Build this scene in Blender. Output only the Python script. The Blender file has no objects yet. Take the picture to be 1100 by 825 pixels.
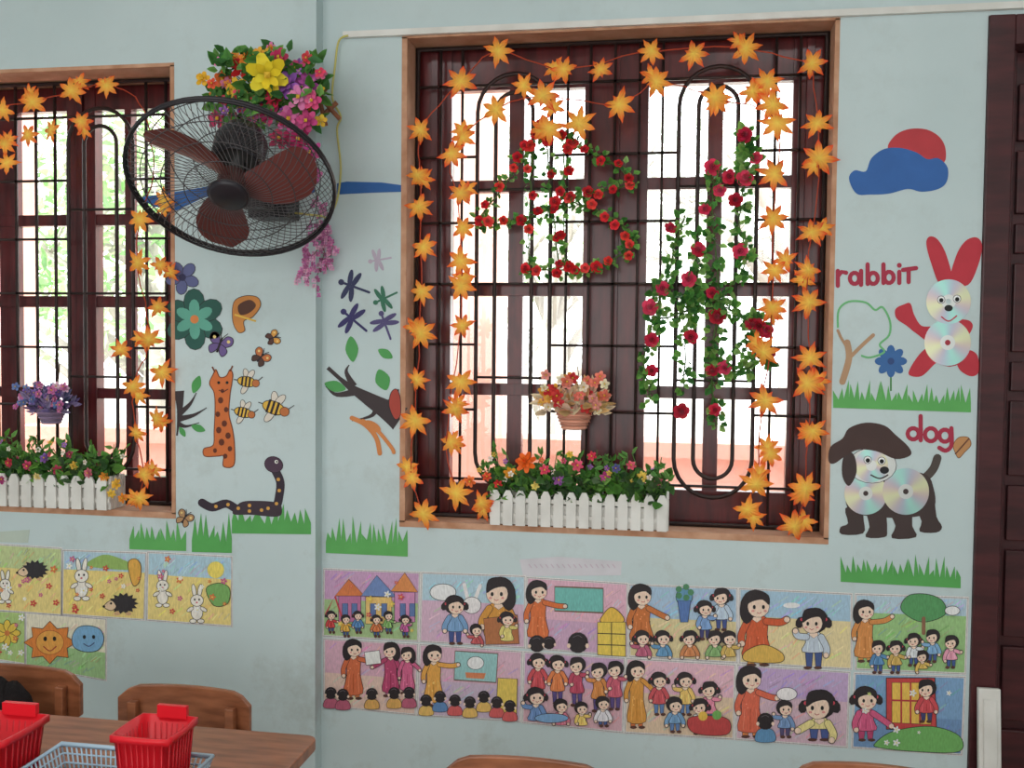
import bpy, math, random, bmesh
from mathutils import Matrix, Vector
random.seed(7)
PI=math.pi
# ------------------------------------------------------------------ camera
F=1070.0
CAM=Vector((0,-3.2,1.5))
R=(Matrix.Rotation(math.radians(9.62),3,'Z')@Matrix.Rotation(math.radians(90-2.31),3,'X')@Matrix.Rotation(math.radians(0.56),3,'Z'))
cd=bpy.data.cameras.new('camera'); cam=bpy.data.objects.new('camera',cd)
bpy.context.scene.collection.objects.link(cam)
cd.sensor_width=36; cd.lens=36*F/1100; cd.clip_end=200
cam.matrix_world=Matrix.Translation(CAM)@R.to_4x4()
bpy.context.scene.camera=cam
bpy.context.scene.view_settings.view_transform='Standard'
# survey helper: measured photo points -> metric points on a real plane (y=Y wall planes, z=Z horizontal planes)
def W(px,py,Y=0.0):
    d=R@Vector(((px-550)/F,-(py-412.5)/F,-1)); return CAM+d*((Y-CAM.y)/d.y)
def WZ(px,py,Z):
    d=R@Vector(((px-550)/F,-(py-412.5)/F,-1)); return CAM+d*((Z-CAM.z)/d.z)
def lin(c):
    def g(v):
        v=v/255.0
        return v/12.92 if v<=0.04045 else ((v+0.055)/1.055)**2.4
    return (g(c[0]),g(c[1]),g(c[2]),1.0)
def jit(c,a=12):
    k=random.uniform(-a,a)
    return tuple(max(0,min(255,v+k+random.uniform(-a/3,a/3))) for v in c)
def fade(c,a=.13,l=8):
    g=.3*c[0]+.59*c[1]+.11*c[2]
    return tuple(min(255,(v*(1-a)+g*a)*(1-l/255)+l) for v in c)
# ------------------------------------------------------------------ materials
def mat(name,rgb=(200,200,200),rough=.6,metal=0,noise=None,vcol=False,bump=0,coat=0,trans=0,nscale=8,stretch=None,rot=None,amp=(.75,1.15),fac=.35,stain=None):
    m=bpy.data.materials.new(name); m.use_nodes=True
    nt=m.node_tree; b=nt.nodes['Principled BSDF']
    b.inputs['Roughness'].default_value=rough; b.inputs['Metallic'].default_value=metal
    if coat: b.inputs['Coat Weight'].default_value=coat; b.inputs['Coat Roughness'].default_value=.15
    b.inputs['Specular IOR Level'].default_value=.35
    tc=nt.nodes.new('ShaderNodeTexCoord')
    mp=nt.nodes.new('ShaderNodeMapping'); nt.links.new(tc.outputs['Object'],mp.inputs[0])
    if stretch: mp.inputs['Scale'].default_value=stretch
    if rot: mp.inputs['Rotation'].default_value=rot
    nz=nt.nodes.new('ShaderNodeTexNoise'); nz.inputs['Scale'].default_value=nscale; nz.inputs['Detail'].default_value=6
    nt.links.new(mp.outputs[0],nz.inputs['Vector'])
    if vcol:
        a=nt.nodes.new('ShaderNodeAttribute'); a.attribute_name='Col'
        mx=nt.nodes.new('ShaderNodeMix'); mx.data_type='RGBA'; mx.blend_type='MULTIPLY'; mx.inputs[0].default_value=fac
        nt.links.new(a.outputs['Color'],mx.inputs[6])
        mr=nt.nodes.new('ShaderNodeMapRange'); mr.inputs[1].default_value=.3; mr.inputs[2].default_value=.7; mr.inputs[3].default_value=amp[0]; mr.inputs[4].default_value=amp[1]
        nt.links.new(nz.outputs[0],mr.inputs[0]); nt.links.new(mr.outputs[0],mx.inputs[7])
        nt.links.new(mx.outputs[2],b.inputs['Base Color'])
        if trans:
            tr=nt.nodes.new('ShaderNodeBsdfTranslucent'); ms=nt.nodes.new('ShaderNodeMixShader'); ms.inputs[0].default_value=trans
            nt.links.new(mx.outputs[2],tr.inputs[0]); nt.links.new(b.outputs[0],ms.inputs[1]); nt.links.new(tr.outputs[0],ms.inputs[2])
            nt.links.new(ms.outputs[0],nt.nodes['Material Output'].inputs[0])
    else:
        c2=noise if noise else tuple(v*.85 for v in rgb)
        rp=nt.nodes.new('ShaderNodeValToRGB'); rp.color_ramp.elements[0].position=.35; rp.color_ramp.elements[1].position=.65
        rp.color_ramp.elements[0].color=lin(c2); rp.color_ramp.elements[1].color=lin(rgb)
        nt.links.new(nz.outputs[0],rp.inputs[0])
        if stain:
            n3=nt.nodes.new('ShaderNodeTexNoise'); n3.inputs['Scale'].default_value=4.5; n3.inputs['Detail'].default_value=12; n3.inputs['Roughness'].default_value=.74
            nt.links.new(mp.outputs[0],n3.inputs['Vector'])
            r3=nt.nodes.new('ShaderNodeMapRange'); r3.inputs[1].default_value=.52; r3.inputs[2].default_value=.76; r3.inputs[3].default_value=0; r3.inputs[4].default_value=.6
            nt.links.new(n3.outputs[0],r3.inputs[0])
            # more grime in the lower part of the wall
            sp=nt.nodes.new('ShaderNodeSeparateXYZ'); nt.links.new(tc.outputs['Object'],sp.inputs[0])
            rz=nt.nodes.new('ShaderNodeMapRange'); rz.inputs[1].default_value=0; rz.inputs[2].default_value=2.2; rz.inputs[3].default_value=1.3; rz.inputs[4].default_value=.5
            nt.links.new(sp.outputs[2],rz.inputs[0])
            mu=nt.nodes.new('ShaderNodeMath'); mu.operation='MULTIPLY'; nt.links.new(r3.outputs[0],mu.inputs[0]); nt.links.new(rz.outputs[0],mu.inputs[1])
            mx=nt.nodes.new('ShaderNodeMix'); mx.data_type='RGBA'; nt.links.new(mu.outputs[0],mx.inputs[0]); nt.links.new(rp.outputs[0],mx.inputs[6]); mx.inputs[7].default_value=lin(stain)
            nt.links.new(mx.outputs[2],b.inputs['Base Color'])
        else: nt.links.new(rp.outputs[0],b.inputs['Base Color'])
    if bump:
        bp=nt.nodes.new('ShaderNodeBump'); bp.inputs['Strength'].default_value=bump; bp.inputs['Distance'].default_value=.01
        n2=nt.nodes.new('ShaderNodeTexNoise'); n2.inputs['Scale'].default_value=nscale*5; nt.links.new(mp.outputs[0],n2.inputs['Vector'])
        nt.links.new(n2.outputs[0],bp.inputs['Height']); nt.links.new(bp.outputs[0],b.inputs['Normal'])
    return m
M_wall=mat('mint_plaster',(207,222,223),.75,noise=(197,213,214),bump=.12,nscale=2.2,stain=(172,180,174))
M_ceil=mat('ceiling_paint',(225,225,220),.8)
M_floor=mat('floor_tile',(175,158,145),.4,noise=(155,138,125))
M_reveal=mat('peach_reveal',(205,164,138),.8,noise=(180,136,108),nscale=9,bump=.15)
M_edge=mat('peach_edge',(212,166,136),.8,noise=(185,134,102),nscale=14,bump=.1)
M_wood=mat('maroon_wood',(100,34,36),.32,noise=(70,22,25),nscale=6,stretch=(6,6,1),coat=.3)
M_door=mat('door_wood',(80,34,37),.4,noise=(58,24,27),nscale=5,stretch=(1,6,6),coat=.15)
M_iron=mat('iron_bar',(62,46,44),.5,metal=.1,noise=(44,34,33))
M_peach=mat('veranda_peach',(238,192,176),.85,noise=(228,176,158),nscale=3)
M_paint=mat('paper_colour',vcol=True,rough=.6,nscale=14)
M_poster=mat('laminated_paper',vcol=True,rough=.5,coat=.25,nscale=1.0,stretch=(260,40,60),rot=(0,.7,0),amp=(.6,1.25),fac=.45)
M_plast=mat('coloured_plastic',vcol=True,rough=.35,nscale=6)
M_cloth=mat('dark_cloth',(30,24,25),.95,noise=(20,16,17),nscale=60,bump=.5)
M_petal=mat('cloth_petal',vcol=True,rough=.7,nscale=30,trans=.15)
M_leafout=mat('tree_leaf',vcol=True,rough=.6,nscale=2,trans=.4)
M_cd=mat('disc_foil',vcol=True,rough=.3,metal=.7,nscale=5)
M_table=mat('table_wood',(168,104,70),.35,noise=(130,77,50),nscale=5,stretch=(1.5,9,9),coat=.3)
M_white=mat('white_paint',(236,234,228),.5,noise=(218,215,208))
M_ground=mat('courtyard',(220,216,206),.9)
mg=bpy.data.materials.new('window_glass'); mg.use_nodes=True
nt=mg.node_tree; nt.nodes.clear()
o=nt.nodes.new('ShaderNodeOutputMaterial'); t=nt.nodes.new('ShaderNodeBsdfTransparent'); g=nt.nodes.new('ShaderNodeBsdfGlossy'); g.inputs['Roughness'].default_value=.05
x=nt.nodes.new('ShaderNodeMixShader'); x.inputs[0].default_value=.05
nt.links.new(t.outputs[0],x.inputs[1]); nt.links.new(g.outputs[0],x.inputs[2]); nt.links.new(x.outputs[0],o.inputs[0])
M_glass=mg
# ------------------------------------------------------------------ mesh builder
class MB:
    def __init__(s,*mats): s.v=[];s.f=[];s.c=[];s.m=[];s.mats=mats or (M_paint,);s.sm=[]
    def add(s,vs,fs,col=(200,200,200),mi=0,smooth=False,vcols=None):
        o=len(s.v); s.v+= [tuple(p) for p in vs]
        L=lin(col)
        VL=[lin(q) for q in vcols] if vcols else None
        for f in fs:
            s.f.append([o+i for i in f]); s.m.append(mi); s.sm.append(smooth)
            s.c.append([VL[i] for i in f] if VL else [L]*len(f))
    def box(s,a,b,col=(200,200,200),mi=0,M=None):
        x0,y0,z0=a;x1,y1,z1=b
        vs=[Vector(p) for p in((x0,y0,z0),(x1,y0,z0),(x1,y1,z0),(x0,y1,z0),(x0,y0,z1),(x1,y0,z1),(x1,y1,z1),(x0,y1,z1))]
        if M: vs=[M@p for p in vs]
        s.add(vs,[(0,3,2,1),(4,5,6,7),(0,1,5,4),(1,2,6,5),(2,3,7,6),(3,0,4,7)],col,mi)
    def tube(s,pts,r,col=(200,200,200),mi=0,n=6,closed=False,rr=None):
        pts=[Vector(p) for p in pts]; N=len(pts); vs=[]
        up=None
        for i in range(N):
            a=pts[(i-1)%N] if closed or i>0 else pts[i]; b=pts[(i+1)%N] if closed or i<N-1 else pts[i]
            t=(b-a)
            if t.length<1e-9: t=Vector((0,0,1))
            t.normalize()
            if up is None: up=t.orthogonal().normalized()
            else:
                up=up-t*up.dot(t)
                up=up.normalized() if up.length>1e-6 else t.orthogonal().normalized()
            w=t.cross(up); q=rr[i] if rr else r
            for k in range(n):
                an=2*PI*k/n; vs.append(pts[i]+(up*math.cos(an)+w*math.sin(an))*q)
        fs=[]
        for i in range(N if closed else N-1):
            j=(i+1)%N
            for k in range(n): fs.append((i*n+k,i*n+(k+1)%n,j*n+(k+1)%n,j*n+k))
        if not closed: fs.append(tuple(range(n-1,-1,-1))); fs.append(tuple((N-1)*n+k for k in range(n)))
        s.add(vs,fs,col,mi,True)
    def lathe(s,prof,M,n=32,col=(200,200,200),mi=0):
        vs=[];fs=[]
        for (r,z) in prof:
            for k in range(n):
                a=2*PI*k/n; vs.append(M@Vector((r*math.cos(a),r*math.sin(a),z)))
        for i in range(len(prof)-1):
            for k in range(n): fs.append((i*n+k,i*n+(k+1)%n,(i+1)*n+(k+1)%n,(i+1)*n+k))
        s.add(vs,fs,col,mi,True)
    def done(s,name,parent=None,bevel=0):
        me=bpy.data.meshes.new(name); me.from_pydata(s.v,[],s.f)
        for m in s.mats: me.materials.append(m)
        ca=me.color_attributes.new('Col','FLOAT_COLOR','CORNER')
        flat=[x for f in s.c for c in f for x in c]; ca.data.foreach_set('color',flat)
        me.polygons.foreach_set('material_index',s.m); me.polygons.foreach_set('use_smooth',s.sm)
        me.update()
        ob=bpy.data.objects.new(name,me); bpy.context.scene.collection.objects.link(ob)
        if bevel:
            bm=ob.modifiers.new('bevel','BEVEL'); bm.width=bevel; bm.segments=2; bm.limit_method='ANGLE'
        if parent: ob.parent=parent
        return ob
# ------------------------------------------------------------------ flat drawing helper
def spl(pts,closed=True,n=6):
    out=[];N=len(pts)
    rng=N if closed else N-1
    for i in range(rng):
        p0=pts[(i-1)%N] if closed or i>0 else pts[i];p1=pts[i];p2=pts[(i+1)%N];p3=pts[(i+2)%N] if closed or i+2<N else pts[(i+1)%N]
        for k in range(n):
            t=k/n;t2=t*t;t3=t2*t
            out.append(tuple(.5*((2*p1[j])+(-p0[j]+p2[j])*t+(2*p0[j]-5*p1[j]+4*p2[j]-p3[j])*t2+(-p0[j]+3*p1[j]-3*p2[j]+p3[j])*t3) for j in (0,1)))
    if not closed: out.append(tuple(pts[-1]))
    return out
DK=(40,30,35)
class Paper(MB):
    def __init__(s,Y=0.0,off=.0015,m=None,eps=.00003):
        MB.__init__(s,m or M_paint); s.Y=Y-off; s.eps=eps; s.k=0
    def P(s,p,kk):
        q=W(p[0],p[1],s.Y); q.y=s.Y-s.eps*kk; return q
    def poly(s,pts,col,ol=None,w=.7):
        s.k+=1; s.add([s.P(p,s.k) for p in pts],[tuple(range(len(pts)-1,-1,-1))],fade(col))
        if ol: s.stroke(pts,w,ol,True)
    def blob(s,pts,col,ol=None,w=.7,n=5): s.poly(spl(pts,True,n),col,ol,w)
    def ell(s,cx,cy,rx,ry=None,col=(0,0,0),rot=0,ol=None,w=.6,n=20):
        ry=rx if ry is None else ry; a=math.radians(rot)
        pts=[(cx+rx*math.cos(2*PI*k/n)*math.cos(a)-ry*math.sin(2*PI*k/n)*math.sin(a), cy+rx*math.cos(2*PI*k/n)*math.sin(a)+ry*math.sin(2*PI*k/n)*math.cos(a)) for k in range(n)]
        s.poly(pts,col,ol,w)
    def stroke(s,pts,w,col,closed=False,smooth=False,taper=False):
        if smooth: pts=spl(pts,closed,5)
        s.k+=1; N=len(pts); vs=[];fs=[]
        for i in range(N):
            a=pts[(i-1)%N] if closed or i>0 else pts[i];b=pts[(i+1)%N] if closed or i<N-1 else pts[i]
            dx,dy=b[0]-a[0],b[1]-a[1];L=math.hypot(dx,dy) or 1
            h=w/2
            if taper: h*=max(.15,1-i/(N-1))
            nx,ny=-dy/L*h,dx/L*h
            vs+= [s.P((pts[i][0]+nx,pts[i][1]+ny),s.k),s.P((pts[i][0]-nx,pts[i][1]-ny),s.k)]
        for i in range(N if closed else N-1):
            j=(i+1)%N; fs.append((2*i,2*j,2*j+1,2*i+1))
        s.add(vs,fs,fade(col))
        if not closed and w>2.2 and not taper:
            for e in (pts[0],pts[-1]): s.ell(e[0],e[1],w/2,w/2,col,n=10)
    def flower(s,x,y,r,n,col,cc=(240,200,60),ol=None,rot=0,fat=.34):
        for k in range(n):
            a=2*PI*k/n+rot; s.ell(x+math.cos(a)*r*.58,y+math.sin(a)*r*.58,r*.45,r*fat*.8,col,math.degrees(a),ol,n=12)
        s.ell(x,y,r*.22,None,cc,n=12)
# ------------------------------------------------------------------ room shell
YL=-0.06       # left wall section stands 6 cm proud of the window bay
XL0=-0.905; XR0=.451; ZT=2.50; ZB=.902
LX1=W(185,300,YL).x; LX0=LX1-1.35; LZT=W(185,70,YL).z; LZB=W(186,552,YL).z
XS=W(346,400).x
DX0=.885; DX1=1.78; DZT=2.49
ZC=3.25
Tk=.2
def slab(n,a,c,m):
    q=MB(m); q.box(a,c); return q.done(n)
for a_,c_ in (((XS,0,0),(XL0,Tk,ZC)),((XL0,0,0),(XR0,Tk,ZB)),((XL0,0,ZT),(XR0,Tk,ZC)),((XR0,0,0),(DX0,Tk,ZC)),((DX0,0,DZT),(DX1,Tk,ZC)),((DX1,0,0),(2.2,Tk,ZC)),
    ((-3.8,YL,0),(LX0,Tk,ZC)),((LX1,YL,0),(XS,Tk,ZC)),((LX0,YL,0),(LX1,Tk,LZB)),((LX0,YL,LZT),(LX1,Tk,ZC))): slab('wall_front',a_,c_,M_wall)
tn=[1]
def lining(x0,x1,z0,z1,y0):
    e=.004; tn[0]+=1; b=MB(M_reveal,M_edge)
    b.box((x0,y0+.006,z0),(x0+e,Tk,z1));b.box((x1-e,y0+.006,z0),(x1,Tk,z1));b.box((x0,y0+.006,z1-e),(x1,Tk,z1));b.box((x0,y0+.006,z0),(x1,Tk,z0+e))
    b.box((x0-.014,y0-.002,z0),(x0+e,y0+.006,z1),mi=1);b.box((x1-e,y0-.002,z0),(x1+.010,y0+.006,z1),mi=1)
    b.box((x0-.014,y0-.002,z1-e),(x1+.010,y0+.006,z1+.008),mi=1);b.box((x0-.014,y0-.002,z0-.016),(x1+.010,y0+.006,z0+e),mi=1)
    b.done('trim_%d'%tn[0])
lining(XL0,XR0,ZB,ZT,0);lining(LX0,LX1,LZB,LZT,YL)
slab('wall_left',(-3.95,-5.2,0),(-3.8,Tk,ZC),M_wall);slab('wall_right',(2.2,-5.2,0),(2.35,Tk,ZC),M_wall);slab('wall_back',(-3.95,-5.35,0),(2.35,-5.2,ZC),M_wall)
slab('ceiling',(-3.95,-5.35,ZC),(2.35,Tk,ZC+.12),M_ceil);slab('floor',(-3.95,-5.35,-.12),(2.35,Tk,0),M_floor)
b=MB(M_white); p=W(370,38); b.box((p.x,-.018,p.z-.012),(2.19,-.0005,p.z+.008)); b.done('trim_1')
# ------------------------------------------------------------------ windows
def win(name,x0,x1,z0,z1,xcols,zrows,y0=.14,y1=.19):
    b=MB(M_wood,M_glass)
    for (a,c,d) in xcols: b.box((a,y0+d,z0),(c,y1,z1))
    for (a,c) in zrows: b.box((x0,y0+.006,a),(x1,y1-.004,c))
    b.box((x0+.02,.168,z0+.02),(x1-.02,.17,z1-.02),mi=1)
    for (a,c,d) in xcols:
        if c-a>.1: b.box(((a+c)/2-.012,y0-.012,z0+.01),((a+c)/2+.012,y0-.0005,z1-.01))
    return b.done(name,bevel=.003)
Yf=.14
def X(px,Y=Yf,py=300): return W(px,py,Y).x
def Z(py,Y=Yf,px=660): return W(px,py,Y).z
e=.005
cols=[(XL0+e,X(484),0),(X(545),X(561),.01),(X(626),X(694),0),(X(758),X(774),.01),(X(848),XR0-e,0)]
rows=[(ZB+e,Z(524)),(Z(427),Z(414)),(Z(318),Z(304)),(Z(204),Z(191)),(Z(92),ZT-e)]
win('window_1',XL0+e,XR0-e,ZB+e,ZT-e,cols,rows)
cols=[(X(172,.1),LX1-e,0),(X(73),X(103),0),(X(-2),X(16),.01),(X(133),X(140),.01),(LX0+e,LX0+.09,0),(X(-62),X(-50),.01)]
rows=[(LZB+e,Z(510,.14,100)),(Z(428,.14,100),Z(417,.14,100)),(Z(330,.14,100),Z(318,.14,100)),(Z(242,.14,100),Z(230,.14,100)),(Z(118,.14,100),LZT-e)]
win('window_2',LX0+e,LX1-e,LZB+e,LZT-e,cols,rows)
def grille(name,x0,x1,z0,z1,y):
    b=MB(M_iron); r=.0058
    x0+=.012;x1-=.012;z0+=.012;z1-=.012
    def seg(xa,za,xb,zb): b.tube([(xa,y,za),(xb,y,zb)],r,n=4)
    b.tube([(x0,y,z0),(x1,y,z0),(x1,y,z1),(x0,y,z1)],.011,n=4,closed=True)
    xm=(x0+x1)/2; seg(xm,z0,xm,z1)
    for (a,c) in ((x0,xm),(xm,x1)):
        cx=(a+c)/2; w=.125; ze=z0+.09+w; zt=z1-.09-w
        def stad(ww,col=None):
            pts=[]
            for k in range(13): an=PI*k/12; pts.append((cx+ww*math.cos(an),y,zt+ww*math.sin(an)))
            for k in range(13): an=PI+PI*k/12; pts.append((cx+ww*math.cos(an),y,ze+ww*math.sin(an)))
            b.tube(pts,r*1.25,n=5,closed=True)
        stad(w); stad(w*.5)
        for xx in (a+.08,c-.08): seg(xx,z0,xx,z1)
        seg(a+.155,z0,a+.155,z1) ; seg(c-.155,z0,c-.155,z1)
        H=z1-z0
        for t in (.08,.23,.37,.5,.63,.77,.92):
            zz=z0+H*t
            if .1<t<.9: seg(a,zz,cx-w,zz); seg(cx+w,zz,c,zz)
            else: seg(a,zz,c,zz)
        for t in (.3,.5,.7): seg(cx-w,z0+H*t,cx+w,z0+H*t)
    b.done(name)
grille('window_grille',XL0,XR0,ZB,ZT,.105); grille('window_grille',LX0,LX1,LZB,LZT,.07)
# ------------------------------------------------------------------ door
b=MB(M_door)
b.box((DX0+.001,-.012,0),(DX0+.075,.16,DZT-.001));b.box((DX1-.075,-.012,0),(DX1-.001,.16,DZT-.001));b.box((DX0+.075,-.011,DZT-.09),(DX1-.075,.159,DZT-.001))
b.box((DX0+.075,.05,0),(DX0+.10,.11,DZT-.09))
b.box((DX0+.10,.075,.02),(DX1-.075,.105,DZT-.09))
zz=.05
for h in [.3,.26,.3,.2,.26,.12,.3,.12,.22,.2]:
    b.box((DX0+.11,.055,zz),(DX1-.09,.08,min(zz+h-.03,DZT-.1))); zz+=h
b.done('door_1',bevel=.004)
# ------------------------------------------------------------------ exterior
b=MB(M_peach); b.box((-6,1.5,-.1),(4,1.68,.98)); b.box((-6,1.45,.98),(4,1.73,1.05))
xa=W(487,250,1.5).x; xb=W(536,250,1.5).x; b.box((xa,1.43,-.1),(xb,1.75,3.6))
xa=W(-40,250,1.5).x; xb=W(8,250,1.5).x; b.box((xa,1.43,-.1),(xb,1.75,3.6))
b.done('veranda_parapet')
slab('veranda_floor',(-6,.2,-.12),(4,1.5,-.02),M_peach); slab('courtyard_ground',(-30,1.7,-.5),(25,40,-.35),M_ground)
def tree(x,y,h,rad,n,cols,trunk=(195,190,184)):
    b=MB(M_leafout)
    tips=[]
    base=Vector((x,y,-.4)); top=Vector((x+random.uniform(-.3,.3),y,h*.55))
    b.tube([base,(base+top)/2+Vector((.1,0,0)),top],.14,trunk,rr=[.2,.15,.1])
    for k in range(11):
        a=random.uniform(0,2*PI); t=random.uniform(.35,1)
        s=base.lerp(top,t); e=s+Vector((math.cos(a)*rad*random.uniform(.5,1),math.sin(a)*rad*.6,random.uniform(.3,1)*rad))
        m=(s+e)/2+Vector((0,0,.2)); b.tube([s,m,e],.05,trunk,n=5,rr=[.06,.04,.015]); tips+= [e,m]
        for q in range(3):
            e2=e.lerp(m,random.random())+Vector((random.uniform(-.6,.6),random.uniform(-.4,.4),random.uniform(-.3,.6)))
            b.tube([m.lerp(e,.5),e2],.015,trunk,n=4); tips.append(e2)
    for i in range(n):
        c=random.choice(tips); p=c+Vector((random.gauss(0,.32),random.gauss(0,.3),random.gauss(0,.28)))
        s=random.uniform(.05,.1); d=Vector((random.uniform(-1,1),random.uniform(-1,1),random.uniform(-1,.4))).normalized(); u=d.orthogonal().normalized()
        u=(Matrix.Rotation(random.uniform(0,6),3,d)@u)
        b.add([p,p+d*s+u*s*.4,p+d*s*2,p+d*s-u*s*.4],[(0,1,2,3)],jit(random.choice(cols),14))
    b.done('tree')
G1=[(150,188,128),(185,210,158),(128,170,112),(205,222,182)]
G2=[(215,225,210),(232,238,226),(200,214,198)]  # leaf colours lightened: overexposed haze is put into the foliage colour
tree(-3.6,5.2,4.2,1.7,2800,G1);tree(-5.6,6.5,5,2.0,2800,G1);tree(-1.4,7,4.6,1.8,1100,G2);tree(.9,6.2,4.4,1.7,1200,G2);tree(-8,9,5,2.4,2200,G1);tree(2.5,9,5,2,1100,G2);tree(-2.8,10,3.6,2,1600,G1)
# ------------------------------------------------------------------ vegetation helpers
def rv(): return Vector((random.uniform(-1,1),random.uniform(-1,1),random.uniform(-1,1)))
def leaf(b,p,d,s,col,wid=.38,mi=0):
    d=d.normalized(); u=d.cross(Vector((0,-1,.2)))
    if u.length<.1: u=d.orthogonal()
    u.normalize(); u=Matrix.Rotation(random.uniform(-.7,.7),3,d)@u; nrm=d.cross(u)
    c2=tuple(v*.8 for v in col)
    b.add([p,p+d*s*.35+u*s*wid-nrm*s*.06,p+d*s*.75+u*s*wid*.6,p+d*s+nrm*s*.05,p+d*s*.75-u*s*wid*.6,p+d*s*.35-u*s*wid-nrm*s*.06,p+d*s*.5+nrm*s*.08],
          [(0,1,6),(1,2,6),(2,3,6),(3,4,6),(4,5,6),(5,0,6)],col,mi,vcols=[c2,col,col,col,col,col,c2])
def bloom(b,p,r,col,n=5,axis=None,cc=(240,200,70),layers=2,mi=0,fat=3.2):
    ax=(axis or Vector((0,-1,.1)))+rv()*.35; ax.normalize(); u=ax.orthogonal().normalized(); v=ax.cross(u)
    for L in range(layers):
        k=1-L*.36; lift=.10+L*.4
        for i in range(n):
            a=2*PI*i/n+L*.6+random.uniform(-.1,.1); d=u*math.cos(a)+v*math.sin(a); t=ax.cross(d)
            c=jit(col,16); w=r*k*fat/n
            base=p+ax*r*.1; m=p+d*r*k*.6+ax*r*lift*.7; e=p+d*r*k*.95+ax*r*lift; tp=p+d*r*k*1.05+ax*r*lift
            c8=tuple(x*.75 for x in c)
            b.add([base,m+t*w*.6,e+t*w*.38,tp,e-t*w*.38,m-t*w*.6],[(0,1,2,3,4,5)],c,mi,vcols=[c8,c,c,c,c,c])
    if cc:
        b.add([p+ax*r*.5,p+u*r*.2+ax*r*.35,p+v*r*.2+ax*r*.35,p-u*r*.2+ax*r*.35,p-v*r*.2+ax*r*.35],[(0,1,2),(0,2,3),(0,3,4),(0,4,1)],cc,mi)
def rose(b,p,r,col):
    bloom(b,p,r,col,5,layers=4,cc=None,fat=4.6)
    bloom(b,p+Vector((0,-r*.7,0)),r*.35,tuple(v*.7 for v in col),4,layers=1,cc=None,fat=5)
def maple(b,p,s,rot):
    ax=Vector((random.uniform(-.3,.3),-1,random.uniform(-.25,.35))).normalized()
    u=Vector((math.cos(rot),0,math.sin(rot))); u=(u-ax*u.dot(ax)).normalized(); v=ax.cross(u)
    vs=[p+ax*.006]; cs=[(255,218,95)]
    n=7; tip=random.choice([(244,84,34),(248,108,42),(238,66,38),(250,122,50)])
    md=tuple((a+c)/2 for a,c in zip(tip,(255,190,70)))
    for i in range(n):
        a=2*PI*i/n; tr=s*(.6 if i==0 else random.uniform(.88,1.05)); q=.62 if i==0 else 1
        for (da,rr,c) in ((-PI/n,.42*s,(255,180,65)),(-.25,.66*s*q,md),(-.12,.78*s*q,tip),(0,tr,tip),(.12,.78*s*q,tip),(.25,.66*s*q,md)):
            an=a+da; d=u*math.cos(an)+v*math.sin(an); vs.append(p+d*rr-ax*(rr*rr/s)*.2*random.uniform(.2,1)); cs.append(c)
    N=len(vs)-1
    b.add(vs,[(0,1+i,1+(i+1)%N) for i in range(N)],(0,0,0),vcols=cs)
def garland(pos,Y,runs,s=.055):
    b=MB(M_petal)
    for r in runs: b.tube([W(px,py,Y+.008)+rv()*.004 for (px,py) in spl(r,False,6)],.0022,(190,70,40),n=4)
    for (px,py) in pos:
        p=W(px,py,Y); maple(b,p,s*random.uniform(.82,1.12),random.uniform(0,6))
        if random.random()<.5: maple(b,p+Vector((random.uniform(-.035,.035),.008,random.uniform(-.035,.035))),s*.8,random.uniform(0,6))
    b.done('maple_leaf_garland')
R1=[(535,55),(495,88),(563,92),(606,75),(645,75),(583,103),(665,112),(700,55),(705,88),(745,58),(768,105),(801,52),(824,88),(872,68),(533,118),(622,133),(830,112),(808,98),(590,138),
(452,140),(449,188),(450,222),(455,265),(453,313),(452,358),(448,408),(446,452),(443,513),(485,165),(497,148),(495,207),(497,245),(495,280),(495,307),(497,350),(495,410),(489,440),(485,475),(490,530),(517,540),(455,552),
(878,133),(880,170),(872,250),(868,290),(869,325),(870,385),(867,412),(873,463),(865,525),(853,565),(835,132),(832,187),(830,235),(832,290),(830,330),(820,378),(822,430),(827,487),(812,520),(803,547)]
garland(R1,-.03,[[(455,552),(443,513),(446,430),(452,330),(452,200),(452,140),(495,88),(535,55),(606,75),(700,55),(801,52),(872,68)],[(872,68),(880,170),(868,290),(870,400),(865,525),(853,565)],
[(490,530),(480,470),(495,350),(495,240),(485,165),(533,118),(583,103),(665,112),(705,88),(768,105),(835,132),(830,235),(830,330),(820,430),(812,520)]])
R2=[(3,118),(35,110),(77,98),(115,92),(5,155),(30,145),(55,140),(87,131),(8,175),(-20,115),(-20,150),(150,235),(148,282),(172,285),(130,376),(160,365),(143,415),(170,330),(147,465),(155,510),(174,400),(168,450),(150,535),(176,215)]
garland(R2,YL-.03,[[(-20,115),(35,110),(77,98),(115,92),(150,110),(165,180),(150,235),(148,282),(160,365),(143,415),(147,465),(155,510),(150,535)]],.05)
def vine(name,paths,Y,fl,rr,col,leafcol,dens,ls):
    b=MB(M_petal)
    for p in paths:
        pts=[W(px,py,Y)+rv()*.004 for (px,py) in spl(p,False,8)]
        b.tube(pts,.003,(80,110,50),n=4)
        for i in range(len(pts)-1):
            for k in range(dens):
                q=pts[i].lerp(pts[i+1],random.random())+rv()*.006; d=rv()+Vector((0,-.3,0)); d.normalize()
                q2=q+d*ls*random.uniform(.2,.7); q2.y=min(q2.y,Y+.01); b.tube([q,q2],.001,(80,115,55),n=3)
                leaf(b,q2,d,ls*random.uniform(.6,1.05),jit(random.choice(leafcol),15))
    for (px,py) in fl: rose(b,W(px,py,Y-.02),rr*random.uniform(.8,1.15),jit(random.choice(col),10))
    b.done(name)
PA=[[(575,140),(570,200),(568,292)],[(608,140),(606,200),(608,290)],[(565,155),(545,195),(515,238),(560,236),(610,216)],[(610,150),(640,165),(680,195),(640,205),(610,216)],[(568,288),(610,290),(645,286),(680,262),(655,232),(610,216)],[(585,130),(592,210),(600,290)]]
fl=[]
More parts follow.
